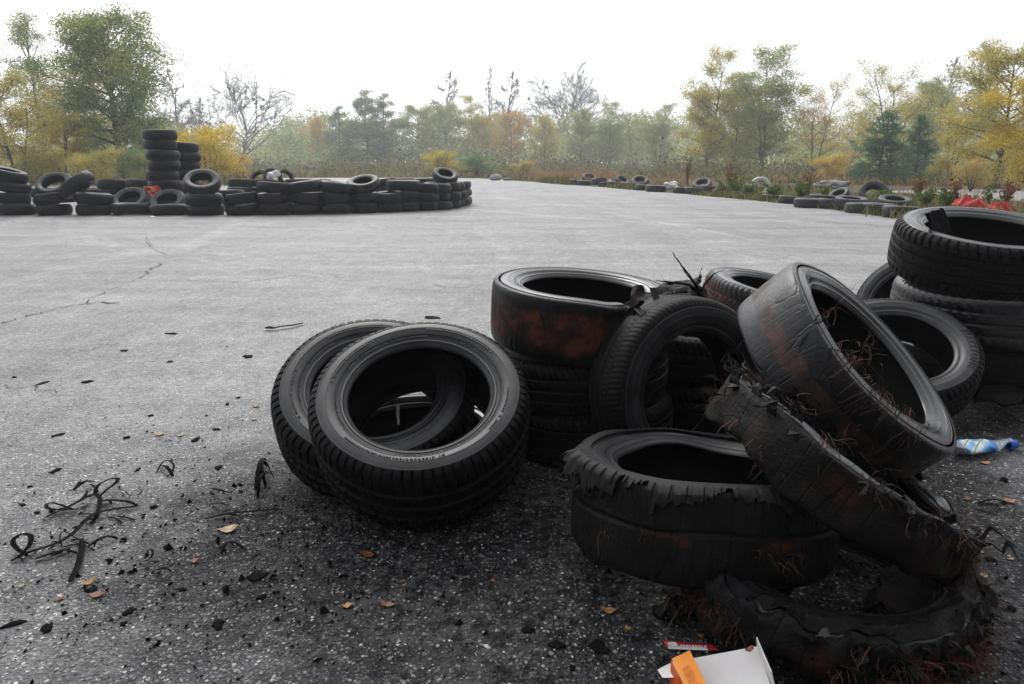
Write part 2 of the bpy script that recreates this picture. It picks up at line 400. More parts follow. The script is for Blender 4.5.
def tread_depth(kind, th, t, P, H):
    """groove depth over (angle, -1..1 across); 0 on top of the blocks"""
    T = th[:, None] * P / (2 * PI); a = np.abs(t)[None]; s = np.sign(t)[None]
    d = np.zeros((len(th), len(t)))
    fr = lambda x: x - np.floor(x)
    if kind == 'slick': return d
    if kind == 'worn':
        d = np.maximum(d, (np.abs(t - .12)[None] < .035) * .8); j = np.sin(th * 5 + 1)[:, None] * .1
        cut = fr(T + .12 * np.sin(th * 9)[:, None]) < .12
        d = np.maximum(d, (cut & (t[None] > .18 + j) & (t[None] < .62 + j)) * .9)
        return np.maximum(d, ((fr(T * .5 + .3) < .06) & (t[None] < .05)) * .7) * H
    if kind == 'block':
        for g in (-.52, -.02, .48): d = np.maximum(d, (np.abs(t - g)[None] < .075) * 1.0)
        lat = fr(T + .55 * a * s) < .17
        d = np.maximum(d, (lat & (a > .56)) * .95)
        mid = fr(T * 1.0 + 1.1 * t[None]) < .17
        d = np.maximum(d, (mid & (a <= .5)) * .6)
    if kind == 'rib':
        for g in (-.62, -.22, .22, .62): d = np.maximum(d, (np.abs(t - g)[None] < .055) * 1.0)
        lat = fr(T + .8 * a) < .22
        d = np.maximum(d, (lat & (a > .66)) * .9)
        d = np.maximum(d, ((fr(T * .5 + .9 * t[None]) < .11) & (a < .6)) * .45)
    if kind == 'fine':
        for g in (-.5, 0, .5): d = np.maximum(d, (np.abs(t - g)[None] < .06) * .9)
        lat = fr(T + 1.2 * a * s) < .34
        d = np.maximum(d, (lat & (a > .3)) * .7)
    return d * H

def tyre(name, R, W, rb, kind='block', P=64, depth=.0075, mats=('tread', 'side', 'liner'), deform=None, N=None, nt_=41, hi=True, text=None, marks=False, side_mat2=None, depth_mask=None, rnd=0.0):
    root = empty(name)
    tr, sw, li = profile(R, W, rb, kind, nt_, hi, rnd)
    N = N or P * 6
    df = deform or (lambda p: p)
    def emit(part, V, closed, mat, flip, extra=None):
        n, m = V.shape[:2]
        mb = MB(); mb.quads(df(V.reshape(-1, 3)), grid_faces(n, m, closed, flip))
        if extra:
            for ev, ef in extra: mb.add(df(ev), ef)
        return mb.build(part, M[mat], root, smooth=math.radians(38))
    V, th = revolve(tr, N)
    t = np.concatenate([[-1.3, -1.2, -1.1], np.linspace(-1, 1, nt_), [1.1, 1.2, 1.3]])
    d = tread_depth(kind, th, t, P, depth)
    d[:, [0, -1]] = 0
    if depth_mask is not None: d = d * depth_mask(th)[:, None]
    rad = np.linalg.norm(V[..., :2], axis=-1)
    k = 1 - d / rad
    V = V.copy(); V[..., :2] *= k[..., None]
    V[..., 2] -= np.sign(V[..., 2]) * d * np.clip((np.abs(t)[None] - .98) * 3, 0, 1) * .7
    emit('tread', V, True, mats[0], False)
    Ns = max(72, min(N, 200))
    for sgn in (1, -1):
        S, th2 = revolve([(r, y * sgn) for r, y in sw], Ns)
        extra = []
        if sgn == 1 and text: extra += ring_text(text, R, W, rb)
        if sgn == 1 and marks: extra += ring_marks(R, W, rb)
        emit('sidewall', S, True, (side_mat2 if (side_mat2 and sgn == -1) else mats[1]), sgn < 0, extra)
    L, _ = revolve(li, Ns)
    emit('inner_liner', L, True, mats[2], False)
    return root

def ring_text(txt, R, W, rb):
    cu = bpy.data.curves.new('t', 'FONT'); cu.body = txt; cu.size = 1; cu.extrude = .5; cu.align_x = 'CENTER'; cu.resolution_u = 3; cu.space_character = 1.25
    ob = bpy.data.objects.new('t', cu); col.objects.link(ob)
    me = bpy.data.meshes.new_from_object(ob.evaluated_get(bpy.context.evaluated_depsgraph_get()))
    V = np.array([v.co[:] for v in me.vertices]); Fc = [list(p.vertices) for p in me.polygons]
    bpy.data.objects.remove(ob); bpy.data.curves.remove(cu); bpy.data.meshes.remove(me)
    h = R - rb; size = .036
    rr = R - .30 * h - size * .30 + (V[:, 1] - .35) * size
    an = -V[:, 0] * size / (R - .3 * h)
    z = .487 * W + np.where(V[:, 2] > 0, .0035, -.004) + .006 * W
    return [(np.stack([rr * np.cos(an + 0), rr * np.sin(an + 0), z], -1), Fc)]

def ring_marks(R, W, rb):
    """worn illegible relief round the sidewall: low bars of uneven length"""
    r = random.Random(3); out = []; h = R - rb
    for base, hh, arcs in ((.42, .05, ((.3, 1.2), (1.9, 2.7), (3.6, 4.7), (5.3, 6.0))), (.235, .03, ((0, .8), (1.2, 2.4), (3.0, 3.4), (4.2, 5.6)))):
        for a0, a1 in arcs:
            a = a0
            while a < a1:
                wd = r.uniform(.012, .034)
                V = []
                for z in ((.47, .497) if base > .3 else (.47, .458)):
                    for q in (a, a + wd):
                        for f in (base, base + hh * r.uniform(.6, 1)):
                            V.append(((rb + f * h) * math.cos(q), (rb + f * h) * math.sin(q), z * W + (.0024 if z > .4705 or base < .3 and z < .4695 else -.002)))
                out.append((np.array(V), [(0, 1, 3, 2), (4, 6, 7, 5), (0, 4, 5, 1), (2, 3, 7, 6), (0, 2, 6, 4), (1, 5, 7, 3)]))
                a += wd + r.uniform(.008, .02) + (.04 if r.random() < .15 else 0)
    return out

def place(o, c, el, az, spin=0.0, face=None):
    el, az = math.radians(el), math.radians(az)
    n = Vector((math.cos(el) * math.cos(az), math.cos(el) * math.sin(az), math.sin(el)))
    q = Vector((0, 0, 1)).rotation_difference(n)
    if face is not None:        # turn local +X towards this direction
        f_ = q.inverted() @ Vector(face); spin = math.degrees(math.atan2(f_.y, f_.x))
    o.rotation_mode = 'QUATERNION'
    o.rotation_quaternion = q @ Quaternion((0, 0, 1), math.radians(spin))
    o.location = c
    return o

def warp(seed, amp=.006, f=5, squash=None):
    ns = [Noise(seed + i, f) for i in range(3)]
    def fn(P):
        P = np.array(P, float)
        D = np.stack([n(P) for n in ns], -1) * amp
        Q = P + D
        if squash: Q = squash(Q)
        return Q
    return fn

def fibres(name, roots, dirs, length, mat='fibre', parent=None, r=.0007, curl=.5, seed=1, seg=7, droop=.3, clumps=0):
    rg = np.random.default_rng(seed); tufts = [MB() for _ in range(clumps or len(roots))]
    for i, (p, d) in enumerate(zip(roots, dirs)):
        mb = tufts[i % len(tufts)]
        L = length * rg.uniform(.4, 1.3); P = [np.array(p, float)]
        d = np.array(d, float); d = d / (np.linalg.norm(d) + 1e-9) + rg.normal(size=3) * .45
        for k in range(seg):
            d = d + rg.normal(size=3) * curl * .5 + np.array([0, 0, -droop * .3]); d /= np.linalg.norm(d)
            P.append(P[-1] + d * L / seg)
        mb.tube(P, np.linspace(r * rg.uniform(.8, 1.6), r * .4, len(P)), 3)
    for mb in tufts: mb.build(name, M[mat], tread_of(parent))

PILE = 'burnt and worn tyres heaped in the foreground'
def named(o, label, group=PILE): return tag(o, label, 'tyre', group)

# --- the leaning pair on the left
A = place(tyre('tyre', .298, .236, .188, 'block', 72, .0065, marks=True, deform=warp(1, .002)), (-.248, 1.830, .236), 62, 271, 20)
named(A, 'clean black tyre leaning towards the viewer on top of two others, its tread blocks sharp')
B = place(tyre('tyre', .303, .222, .186, 'block', 66, .008, marks=True, deform=warp(2, .003)), (-.415, 2.03, .200), 60, 278, 65)
named(B, 'tilted black tyre half hidden beneath the clean leaning tyre, jutting out at its left')
def oval(Q): Q = Q.copy(); Q[:, 1] *= .93; return Q
A2 = place(tyre('tyre', .305, .14, .195, 'fine', 60, .004, mats=('tread', 'side_gloss', 'liner'), deform=warp(3, .004, 5, oval)), (-.285, 1.985, .085), 88, 280)
named(A2, 'flat wet tyre seen through the hole of the clean leaning tyre')

# --- the heap
Cmask = None
def c_def(P):
    P = warp(5, .004)(P); a = np.arctan2(P[:, 1], P[:, 0])
    # the crown bulges out a little and the burnt-through stretch sags
    m = np.exp(-((np.angle(np.exp(1j * (a + .75)))) / .5) ** 2)
    n = Noise(8, 40)(P)
    P[:, 2] -= m * (.05 * (P[:, 2] > 0) + .02 * n); P[:, :2] *= (1 - m * (.05 + .03 * n))[:, None]
    return P
Cc = place(tyre('bald_tyre', .300, .20, .198, 'slick', 60, mats=('slick', 'side_gloss', 'liner'), deform=c_def, N=220), (.232, 2.285, .438), 86, 330)
named(Cc, 'bald tyre scorched to a rusty brown band, lying flat on another tyre')
D = place(tyre('tyre', .305, .17, .19, 'fine', 90, .005, marks=True, deform=warp(6, .004)), (.225, 2.295, .252), 87, 160)
named(D, 'tyre with fine slanted tread lying right under the rusty bald tyre')
D2 = place(tyre('tyre', .300, .165, .19, 'rib', 70, .006, deform=warp(16, .004)), (.250, 2.275, .084), 89, 160)
named(D2, 'lowest tyre under the rusty bald one, resting on the asphalt')
X_ = place(tyre('tyre', .255, .175, .16, 'fine', 70, .004, mats=('tread', 'tread', 'liner'), deform=warp(17, .005)), (.70, 2.52, .265), 88, 262)
named(X_, 'small flat tyre seen darkly through the hole of the standing tyre, upper of two')
X2 = place(tyre('tyre', .255, .175, .16, 'fine', 70, .004, deform=warp(18, .005)), (.69, 2.53, .088), 89, 262)
named(X2, 'small flat tyre on the asphalt seen through the hole of the standing tyre')
E_ = place(tyre('tyre', .280, .175, .178, 'fine', 110, .0018, mats=('tread', 'side', 'liner'), deform=warp(7, .006)), (.503, 2.00, .262), 7, 293, 20)
named(E_, 'worn tyre standing upright in the middle of the heap, its dark hole facing right')
F_ = place(tyre('tyre', .305, .19, .2, 'fine', 70, .004, mats=('slick', 'side_gloss', 'liner'), deform=warp(9, .006)), (1.115, 2.93, .325), 80, 336)
named(F_, 'glossy tyre lying behind the heap, its rim just showing above the standing tyre')
F2 = place(tyre('tyre', .305, .19, .2, 'fine', 70, .004, deform=warp(10, .006)), (1.125, 2.95, .10), 89, 0)
named(F2, 'black tyre at the back of the heap that carries the glossy flat tyre')
G_ = place(tyre('tyre', .262, .16, .17, 'fine', 70, .004, mats=('tread', 'side_gloss', 'liner'), deform=warp(11, .005)), (1.075, 2.28, .270), 14, 345)
named(G_, 'dark tyre standing behind the large bald leaning tyre, showing only its top')
def h_def(P):
    P = warp(12, .007, 6)(P)
    return P
Hh = place(tyre('bald_tyre', .292, .176, .203, 'slick', 60, mats=('slick_h', 'side_gloss', 'liner'), deform=h_def, N=240), (.833, 1.686, .415), 45, 327, 40)
named(Hh, 'large bald tyre with brown scorched patches leaning highest on the heap, wide rim facing right')
I_ = place(tyre('tyre', .272, .172, .172, 'rib', 70, .006, deform=warp(13, .002), text='FIRESTONE'), (1.43, 2.51, .212), 60, 252, face=(1, -.28, -.15))
named(I_, 'tilted tyre with raised lettering on its sidewall, between the heap and the right stack')
def k_def(P):
    n1, n2 = Noise(21, 9), Noise(22, 34)
    P = np.array(P, float); r = np.linalg.norm(P[:, :2], axis=1); out = np.clip((r - .22) / .08, 0, 1)
    P[:, :2] *= (1 + out * (.03 * n1(P) + .014 * n2(P)))[:, None]
    P[:, 2] += .014 * n1(P[:, [1, 2, 0]]) + out * .010 * n2(P[:, [2, 0, 1]])
    return P
K_ = place(tyre('burnt_tyre', .300, .118, .215, 'slick', 60, mats=('frayed', 'side_gloss', 'liner'), deform=k_def, N=260, side_mat2='frayed'), (.712, 1.425, .270), 59, 0, 0)
named(K_, 'frayed burnt tyre sloping down to the right across the heap, hung with rusty cord')
def l_def(P):
    P = warp(15, .006, 6)(P)
    P[:, 2] += .006 * Noise(30, 18)(P)
    return P
L_ = place(tyre('burnt_tyre', .298, .195, .195, 'worn', 60, .0035, mats=('carcass', 'side', 'liner'), deform=l_def, N=260), (.440, 1.490, .160), 80.5, 82, 0)
named(L_, 'burnt tyre at the front with a ragged strip of tread peeling round its upper edge')
def m_def(P):
    P = np.array(P, float); n1, n2, n3 = Noise(40, 9), Noise(41, 60), Noise(42, 130)
    r = np.linalg.norm(P[:, :2], axis=1); out = np.clip((r - .225) / .07, 0, 1)
    P[:, 2] = P[:, 2] * (1 - .25 * out) + out * (.008 * n1(P) + .010 * n2(P) + .009 * n3(P))
    P[:, :2] *= (1 + out * (.03 * n1(P[:, [1, 0, 2]]) + .035 * n2(P[:, [1, 0, 2]])))[:, None]
    P[:, 2] += .008 * n1(P * .4)
    return P
M_ = place(tyre('burnt_tyre', .305, .125, .215, 'slick', 60, mats=('frayed', 'frayed', 'side'), deform=m_def, N=300), (.655, 1.325, .070), 89, 0, 0)
named(M_, 'flattened shredded tyre carcass nearest the viewer, fringed with rusty cord')

def tread_of(o): return next(c for c in o.children if c.name.startswith('tread'))
# torn tread peeling off the front tyre: a ragged skirt over the shoulder
def skirt():
    mb = MB(); N, m = 760, 12; rj = np.random.default_rng(17)
    th = np.arange(N) / N * 2 * PI
    n1, n2, n3 = Noise(50, 1.0), Noise(51, 1.0), Noise(52, 1.0)
    ring = np.stack([np.cos(th), np.sin(th), 0 * th], -1)
    cp = np.sort(rj.uniform(0, 2 * PI, 64)); cv = np.clip(rj.normal(.62, .20, 64), .28, 1.05); cv[rj.random(64) < .14] = .22
    jag = np.interp(th, cp, cv, period=2 * PI); stepv = cv[np.searchsorted(cp, th) % 64]
    rag = .55 * jag + .45 * stepv + rj.normal(size=N) * .022 + .05 * n1(ring * 60); rag = np.clip(rag, .18, 1.1)
    flare = np.exp(-((np.angle(np.exp(1j * (th - math.radians(186)))) / .16) ** 2))
    rag = rag + flare * .25 * (1 + n3(ring * 40))
    V = np.zeros((N, m, 3))
    for j in range(m):
        s = j / (m - 1) * rag           # 0 at the inner edge, 1 far down the crown
        r = .255 + np.minimum(s, .45) / .45 * .045 + np.clip(s - .45, 0, 1) * .018
        z = .1045 - np.clip(s - .28, 0, 2) ** 1.25 * .125
        lug = (((th * 58 / (2 * PI)) % 1) < .3) * np.clip((s - .16) * 8, 0, 1) * np.clip((.62 - s) * 8, 0, 1) * .005
        r = r + .0035 - lug + .0012 * n2(ring * 18 + j) * s + .0010 * n1(ring * 60 + j) * s + flare * s * .045 * (1 + .5 * n3(ring * 40))
        z = z + .0018 * n3(ring * 30 + j * .3) * s + flare * s * .025
        V[:, j] = np.stack([r * np.cos(th), r * np.sin(th), z], -1)
    Vo = V.reshape(-1, 3); Vi = Vo * np.array([.985, .985, 1]) - np.array([0, 0, .004])
    mb.quads(Vo, grid_faces(N, m, True)); mb.quads(Vi, grid_faces(N, m, True, True))
    i = np.arange(N); a = i * m + m - 1; b = ((i + 1) % N) * m + m - 1; o = N * m
    mb.f.extend(np.stack([a, a + o, b + o, b], -1).tolist())
    P = np.concatenate(mb.v); mb.v = [l_def(P)]
    return mb.build('torn_tread', M['torn'], tread_of(L_), smooth=math.radians(35))
skirt()
# loose shreds standing off the nearest carcass
def shreds(parent, R, n, seed, z0, size, name='rubber_shred', arcs=(0, 2 * PI), out=.35, up=.5):
    rg = np.random.default_rng(seed); par = tread_of(parent)
    for k in range(n):
        mb = MB(); a = rg.uniform(*arcs); p = np.array([R * math.cos(a), R * math.sin(a), z0 + rg.normal() * .012])
        u = np.array([-math.sin(a), math.cos(a), 0]); o = np.array([math.cos(a) * out, math.sin(a) * out, rg.normal() * up + .25]); o /= np.linalg.norm(o)
        L = size * rg.uniform(.5, 1.5); wd = size * rg.uniform(.25, .8)
        cv = np.cross(u, o); pts = []
        for j in range(5):
            s = j / 4; bend = s * s * rg.uniform(-.5, .5) * L
            for side in (-1, 1):
                pts.append(p + o * L * s + u * side * wd * .5 * (1 - .75 * s * rg.uniform(.6, 1.2)) + cv * bend + rg.normal(size=3) * .003)
        pts = np.array(pts); nrm = cv * .0035
        V = np.concatenate([pts, pts - nrm]); Fc = []
        for j in range(4):
            a0 = j * 2; Fc += [(a0, a0 + 1, a0 + 3, a0 + 2), (a0 + 10, a0 + 12, a0 + 13, a0 + 11), (a0, a0 + 2, a0 + 12, a0 + 10), (a0 + 1, a0 + 11, a0 + 13, a0 + 3)]
        mb.add(V, Fc).build(name, M['torn'], par)
shreds(M_, .288, 90, 61, .025, .032)
def ply(parent, name, pts, seed, amp=.012):
    o = flap(name, pts, .007, M['frayed'], 26, 16, amp, seed); w_ = o.location.copy(); o.parent = tread_of(parent)
    o.matrix_parent_inverse = (Matrix.Translation(parent.location) @ parent.rotation_quaternion.to_matrix().to_4x4()).inverted(); o.location = w_
    return o
shreds(K_, .292, 26, 62, .05, .045, out=.5)
shreds(L_, .300, 10, 63, .05, .03, arcs=(math.radians(150), math.radians(215)), out=.9, up=.2)

def ring_roots(R, z, n, seed, arcs, out=1.0, up=.3, zs=.02, clumps=0):
    rg = np.random.default_rng(seed); P, Dd = [], []
    zc = rg.normal(size=max(1, clumps))
    cs = [(rg.uniform(*arcs), rg.normal(size=3) * .6) for _ in range(clumps)] if clumps else None
    for k in range(n):
        if cs:
            a0, dv = cs[k % clumps]; a = a0 + rg.normal() * .045
        else: a, dv = rg.uniform(*arcs), np.zeros(3)
        P.append((R * math.cos(a), R * math.sin(a), z + (zc[k % clumps] if clumps else rg.normal()) * zs + rg.normal() * .006))
        Dd.append(np.array([math.cos(a) * out, math.sin(a) * out, rg.normal() * up]) + dv)
    return P, Dd
r_ = math.radians
fibres('cord_tuft', *ring_roots(.300, .01, 860, 71, (r_(175), r_(365)), .5, .4, .022, 34), .055, parent=M_, r=.00075, curl=.55, seed=1, clumps=34)
fibres('cord_tuft', *ring_roots(.297, -.01, 600, 72, (r_(-60), r_(60)), .7, .4, .03, 22), .055, parent=K_, r=.0007, curl=.5, seed=2, clumps=22)
fibres('cord_tuft', *ring_roots(.282, .03, 520, 73, (r_(120), r_(300)), .5, .7, .03, 20), .06, parent=K_, r=.0007, curl=.5, seed=3, clumps=20)
fibres('cord_tuft', *ring_roots(.300, -.02, 90, 74, (r_(190), r_(350)), .5, .3, .008, 14), .045, parent=L_, r=.0007, curl=.6, seed=4, clumps=14)
fibres('cord_tuft', *ring_roots(.27, .10, 150, 75, (r_(150), r_(235)), .4, .6, .02, 14), .08, parent=Hh, r=.0006, curl=.5, seed=5, droop=1.0, clumps=14)
fibres('cord_tuft', *ring_roots(.295, .02, 420, 76, (r_(-62), r_(-5)), .6, .5, .05, 14), .07, parent=Cc, r=.0007, curl=.55, seed=6, clumps=14)
fibres('charred_strand', *ring_roots(.28, .10, 12, 77, (r_(150), r_(235)), .3, .6, .02), .12, 'wire', Hh, r=.0012, curl=.7, seed=7, droop=1.2, seg=12)
fibres('charred_strand', *ring_roots(.29, .05, 12, 78, (r_(100), r_(270)), .3, .6, .03), .12, 'wire', K_, r=.0012, curl=.7, seed=8, seg=12)
shreds(Cc, .285, 34, 64, .04, .07, arcs=(r_(-70), r_(5)), out=.5, up=.7)
# strands sticking up over the standing tyre
def burnt_shred(name, pix, d, r0, label):
    mb = MB(); P = []
    for (px, py) in pix:
        x = (px - CX) / FPX; u = -(py - CY) / FPX
        v = Vector((x, CP + u * SP, -SP + u * CP)); P.append(np.array(Vector((0, 0, CAM_H)) + v * (d / v.y)))
    P = np.array(P); q = np.linspace(0, 1, len(P)); qq = np.linspace(0, 1, len(P) * 4)
    P = np.stack([np.interp(qq, q, P[:, i]) for i in range(3)], -1); P[1:-1] = (P[:-2] + P[1:-1] + P[2:]) / 3
    P += RNG.normal(size=P.shape) * .0012; P[:, 1] += np.linspace(0, .05, len(P)) * RNG.normal()
    base = P[0].copy()
    mb.tube(P - base, np.linspace(r0, r0 * .25, len(P)), 6, .45, True)
    o = mb.build(name, M['scrap'], None, smooth=1.0, loc=base)
    return tag(o, label, 'rubber strand', 'charred strands sticking up from the heap')
for pix, r0, lb in (([(702, 300), (697, 286), (690, 276), (683, 268), (676, 259), (672, 252)], .010, 'tallest charred strand sticking up above the standing tyre'),
                    ([(705, 298), (690, 285), (678, 282), (664, 281), (655, 279)], .012, 'thick charred strand bent to the left over the standing tyre'),
                    ([(698, 296), (703, 284), (708, 275), (713, 270), (720, 267)], .007, 'thin charred strand arching right towards the glossy flat tyre'),
                    ([(696, 290), (697, 281), (700, 272), (701, 266)], .004, 'short wispy charred strand between the two taller ones'),
                    ([(700, 296), (692, 282), (684, 272), (680, 268)], .007, 'short charred strand beside the tallest one')):
    burnt_shred('charred_strand', pix, 2.12, r0, lb)
# a ragged burnt flap lying between the rusty bald tyre and the standing tyre
def flap(name, pts, thick, mat, nu=14, nv=8, amp=.012, seed=1):
    a, b, c, d = [np.array(p, float) for p in pts]; n1, n2 = Noise(seed, 30), Noise(seed + 1, 90)
    U, Vv = np.meshgrid(np.linspace(0, 1, nu), np.linspace(0, 1, nv), indexing='ij')
    P = (1 - U)[..., None] * ((1 - Vv)[..., None] * a + Vv[..., None] * d) + U[..., None] * ((1 - Vv)[..., None] * b + Vv[..., None] * c)
    nr = np.cross(b - a, d - a); nr /= np.linalg.norm(nr)
    P = P + nr * (amp * n1(P) + amp * .4 * n2(P))[..., None]
    e = np.minimum(np.minimum(U, 1 - U), np.minimum(Vv, 1 - Vv)) < .02
    P = P + e[..., None] * (np.stack([n2(P), n2(P + 3), n2(P + 7)], -1) * amp * .9)
    o = P.reshape(-1, 3).mean(0); P = P.reshape(-1, 3) - o
    mb = MB(); mb.quads(P, grid_faces(nu, nv, False)); mb.quads(P - nr * thick, grid_faces(nu, nv, False, True))
    k = nu * nv; per = [i * nv for i in range(nu)] + [(nu - 1) * nv + j for j in range(1, nv)] + [i * nv + nv - 1 for i in range(nu - 2, -1, -1)] + [j for j in range(nv - 2, 0, -1)]
    for i in range(len(per)):
        p, q = per[i], per[(i + 1) % len(per)]; mb.f.append([p, p + k, q + k, q])
    return mb.build(name, mat, None, smooth=.8, loc=o)
def pt(px, py, d):
    x = (px - CX) / FPX; u = -(py - CY) / FPX; v = Vector((x, CP + u * SP, -SP + u * CP)); return np.array(Vector((0, 0, CAM_H)) + v * (d / v.y))
tag(flap('rubber_flap', [pt(610, 316, 2.13), pt(706, 293, 2.12), pt(700, 281, 2.28), pt(634, 288, 2.26)], .012, M['frayed'], 30, 16, .016, seed=80), 'ragged burnt rubber flap draped between the rusty bald tyre and standing tyre', 'rubber flap')

ply(M_, 'torn_ply', [gp(652, 604, .025), gp(735, 624, .04), gp(800, 598, .05), gp(700, 574, .03)], 130, .018)
ply(M_, 'torn_ply', [gp(662, 588, .05), gp(720, 600, .08), gp(742, 582, .09), gp(690, 566, .05)], 134, .014)
ply(M_, 'torn_ply', [gp(868, 604, .05), gp(934, 612, .10), gp(950, 574, .12), gp(900, 560, .08)], 138, .014)
ply(M_, 'torn_ply', [gp(722, 622, .08), gp(776, 640, .09), gp(806, 618, .11), gp(750, 604, .09)], 142, .014)
# --- the stack on the right
JG = 'large tyres stacked at the right edge'
Jx, Jy = 1.97, 2.92
J1 = place(tyre('large_tyre', .352, .222, .232, 'rib', 62, .009, mats=('tread', 'side_gloss', 'liner'), deform=warp(31, .004)), (Jx, Jy, .565), 79, 266, 10)
named(J1, 'large wet tyre with deep tread topping the stack at the right edge', JG)
J2 = place(tyre('large_tyre', .345, .215, .232, 'fine', 60, .003, mats=('side_gloss', 'side_gloss', 'liner'), deform=warp(32, .006)), (Jx + .02, Jy, .325), 88, 266, 10)
named(J2, 'large worn tyre in the middle of the stack at the right edge', JG)
J3 = place(tyre('large_tyre', .345, .21, .232, 'fine', 60, .003, mats=('tread', 'side', 'liner'), deform=warp(33, .006)), (Jx + .05, Jy + .02, .106), 89, 266, 10)
named(J3, 'large tyre at the bottom of the stack at the right edge', JG)
tag(flap('rubber_flap', [pt(924, 214, 2.83), pt(942, 208, 2.95), pt(951, 236, 2.98), pt(932, 234, 2.86)], .008, M['scrap'], amp=.006, seed=84), 'torn black rubber flap stuck in the hole of the topmost large tyre', 'rubber flap')
Kp = place(tyre('tyre', .285, .17, .18, 'fine', 60, .004, deform=warp(34, .005)), (2.03, 3.47, .21), 35, 215)
named(Kp, 'tyre leaning against the back of the right stack, showing a dark edge at its left')
tag(flap('rubber_flap', [pt(975, 398, 2.35), pt(1018, 403, 2.32), pt(1030, 390, 2.55), pt(985, 386, 2.58)], .008, M['scrap'], amp=.008, seed=88), 'flat black rubber piece on the asphalt at the foot of the right stack', 'rubber flap')
# blue-white plastic shred inside the lettered tyre
tag(flap('plastic_or_glint_sliver', [pt(900, 342, 2.52), pt(914, 345, 2.5), pt(913, 347, 2.48), pt(902, 345, 2.48)], .003, plain('pale_plastic', (.25, .26, .28), .3), amp=.006, seed=90), 'pale plastic shred inside the tilted tyre with raised lettering', 'plastic shred')
tag(flap('plastic_or_glint_sliver', [pt(396, 405, 1.97), pt(399, 404, 1.97), pt(399, 424, 1.92), pt(397, 424, 1.92)], .002, plain('painted_glint', (.16, .165, .17), .2), 14, 8, .004, 92), 'thin pale strip modelled as a glint inside the clean leaning tyre', 'plastic shred')  # thin pale strip modelled in place of a wet reflection; no plastic here

# ------------------------------------------------------------------ the tyre wall (middle distance)
WALL = 'black tyres stacked in the wall on the left'
def wall_proto(seed, R=.335, W=.2, rb=.19, mats=('wall_tread', 'wall_side', 'liner'), kind='fine'):
    o = tyre('tyre', R, W, rb, kind, 40, .005, mats=mats, N=160, nt_=15, hi=False, rnd=.10, deform=warp(seed, .012, 3.5))
    return o
protos = [wall_proto(100), wall_proto(101, .335, .2, .205, kind='block'), wall_proto(102, .34, .21, .19, kind='rib'), wall_proto(103, .325, .195, .185, kind='block'),
          wall_proto(104, .335, .205, .19, ('wall_dirty', 'wall_side', 'liner'))]
used = [False] * len(protos)
ORD = ['first', 'second', 'third', 'fourth', 'fifth', 'sixth', 'seventh', 'eighth', 'ninth', 'tenth', 'eleventh', 'twelfth', 'thirteenth', 'fourteenth', 'fifteenth', 'sixteenth', 'seventeenth', 'eighteenth']
wr = random.Random(5)
def wt(p, loc, el, az, label, scale=1.0, group=WALL):
    o = protos[p] if not used[p] else copy_tree(protos[p]); used[p] = True
    place(o, loc, el, az, wr.uniform(0, 360)); o.scale = (scale,) * 3
    return tag(o, label, 'tyre', group)
def stack(px, ybase, n, desc, tops=(), ps=None, jit=.030, scale=.965, d=None, hh=.204):
    """n flat tyres, then leaning ones given as (dx, dy, dz, elevation, azimuth, what)"""
    g = gp(px, ybase); dd = (g.y + .33) if d is None else d
    x = gx(px, dd); z = 0
    lv = ['bottom', 'second', 'third', 'fourth', 'fifth', 'sixth', 'seventh', 'eighth']
    total = n
    for k in range(n):
        nm = 'bottom' if k == 0 else ('top' if (k == n - 1 and not tops) else lv[k])
        tilt = wr.uniform(84.5, 89.5) if k else wr.uniform(88, 90); s = scale * wr.uniform(.93, 1.03)
        p = wr.randrange(4) if ps is None else ps[k % len(ps)]
        wt(p, (x + wr.uniform(-jit, jit), dd + wr.uniform(-jit, jit), z + hh * scale * .5), tilt, wr.uniform(0, 360), nm + ' tyre of ' + desc, s)
        z += hh * scale * .99
    for (dx, dy, dz, el, az, what) in tops:
        wt(wr.randrange(4), ((x + dx) * (dd + dy) / dd, dd + dy, z + dz), el, az, what, scale)
    return x, dd, z
F_L = "the front wall's %s stack from the left"
stack(6, 216, 2, F_L % 'first', [(.02, 0, .13, 74, 10, 'tilted tyre third up at the left edge of the picture'), (.0, 0, .33, 73, 5, 'tilted tyre topping the stack at the left edge of the picture')])
stack(49, 216, 2, F_L % 'second', [(.05, .36, .12, 56, 272, 'arched tyre propped on the second stack from the left, hole facing the viewer')])
stack(88, 216, 2, F_L % 'third', [(-.26, -.10, .15, 52, 188, 'tyre slanting up to the right across the third stack from the left')])
stack(126, 216, 1, F_L % 'fourth', [(0, .36, .015, 51, 270, 'arched tyre with pale asphalt seen through it on the fourth stack from left')], scale=1.04)
stack(163, 216.3, 1, F_L % 'fifth', [(.02, .36, .0, 51, 272, 'arched tyre in front of the tallest tower of tyres')])
stack(200, 216, 2, F_L % 'sixth', [(.0, -.02, .19, 58, 288, 'tyre tipped up to show its open hole, beside the tyre towers')])
stack(238, 216, 2, F_L % 'seventh')
stack(271, 215.5, 3, F_L % 'eighth', ps=[4, 0, 2])
stack(303, 215, 2, F_L % 'ninth', [(0, 0, .115, 83, 200, 'slightly tilted tyre topping the ninth stack of the wall')])
stack(334, 214.5, 3, F_L % 'tenth')
stack(362, 213.5, 2, F_L % 'eleventh', [(0, 0, .15, 70, 262, 'tipped tyre with its hole showing on the eleventh stack of the wall')], scale=.94)
stack(387, 212.8, 2, F_L % 'twelfth', scale=.93)
R_L = "the wall's %s stack from its right end"
stack(404, 212.0, 3, R_L % 'seventh', scale=.97)
stack(424, 211.2, 3, R_L % 'sixth', scale=.86)
stack(437, 210.2, 3, R_L % 'fifth', scale=.86)
stack(447, 209.0, 3, R_L % 'fourth', scale=.86, tops=[(-.05, .1, .13, 62, 300, 'pale-edged tyre tipped on top near the right end of the wall')])
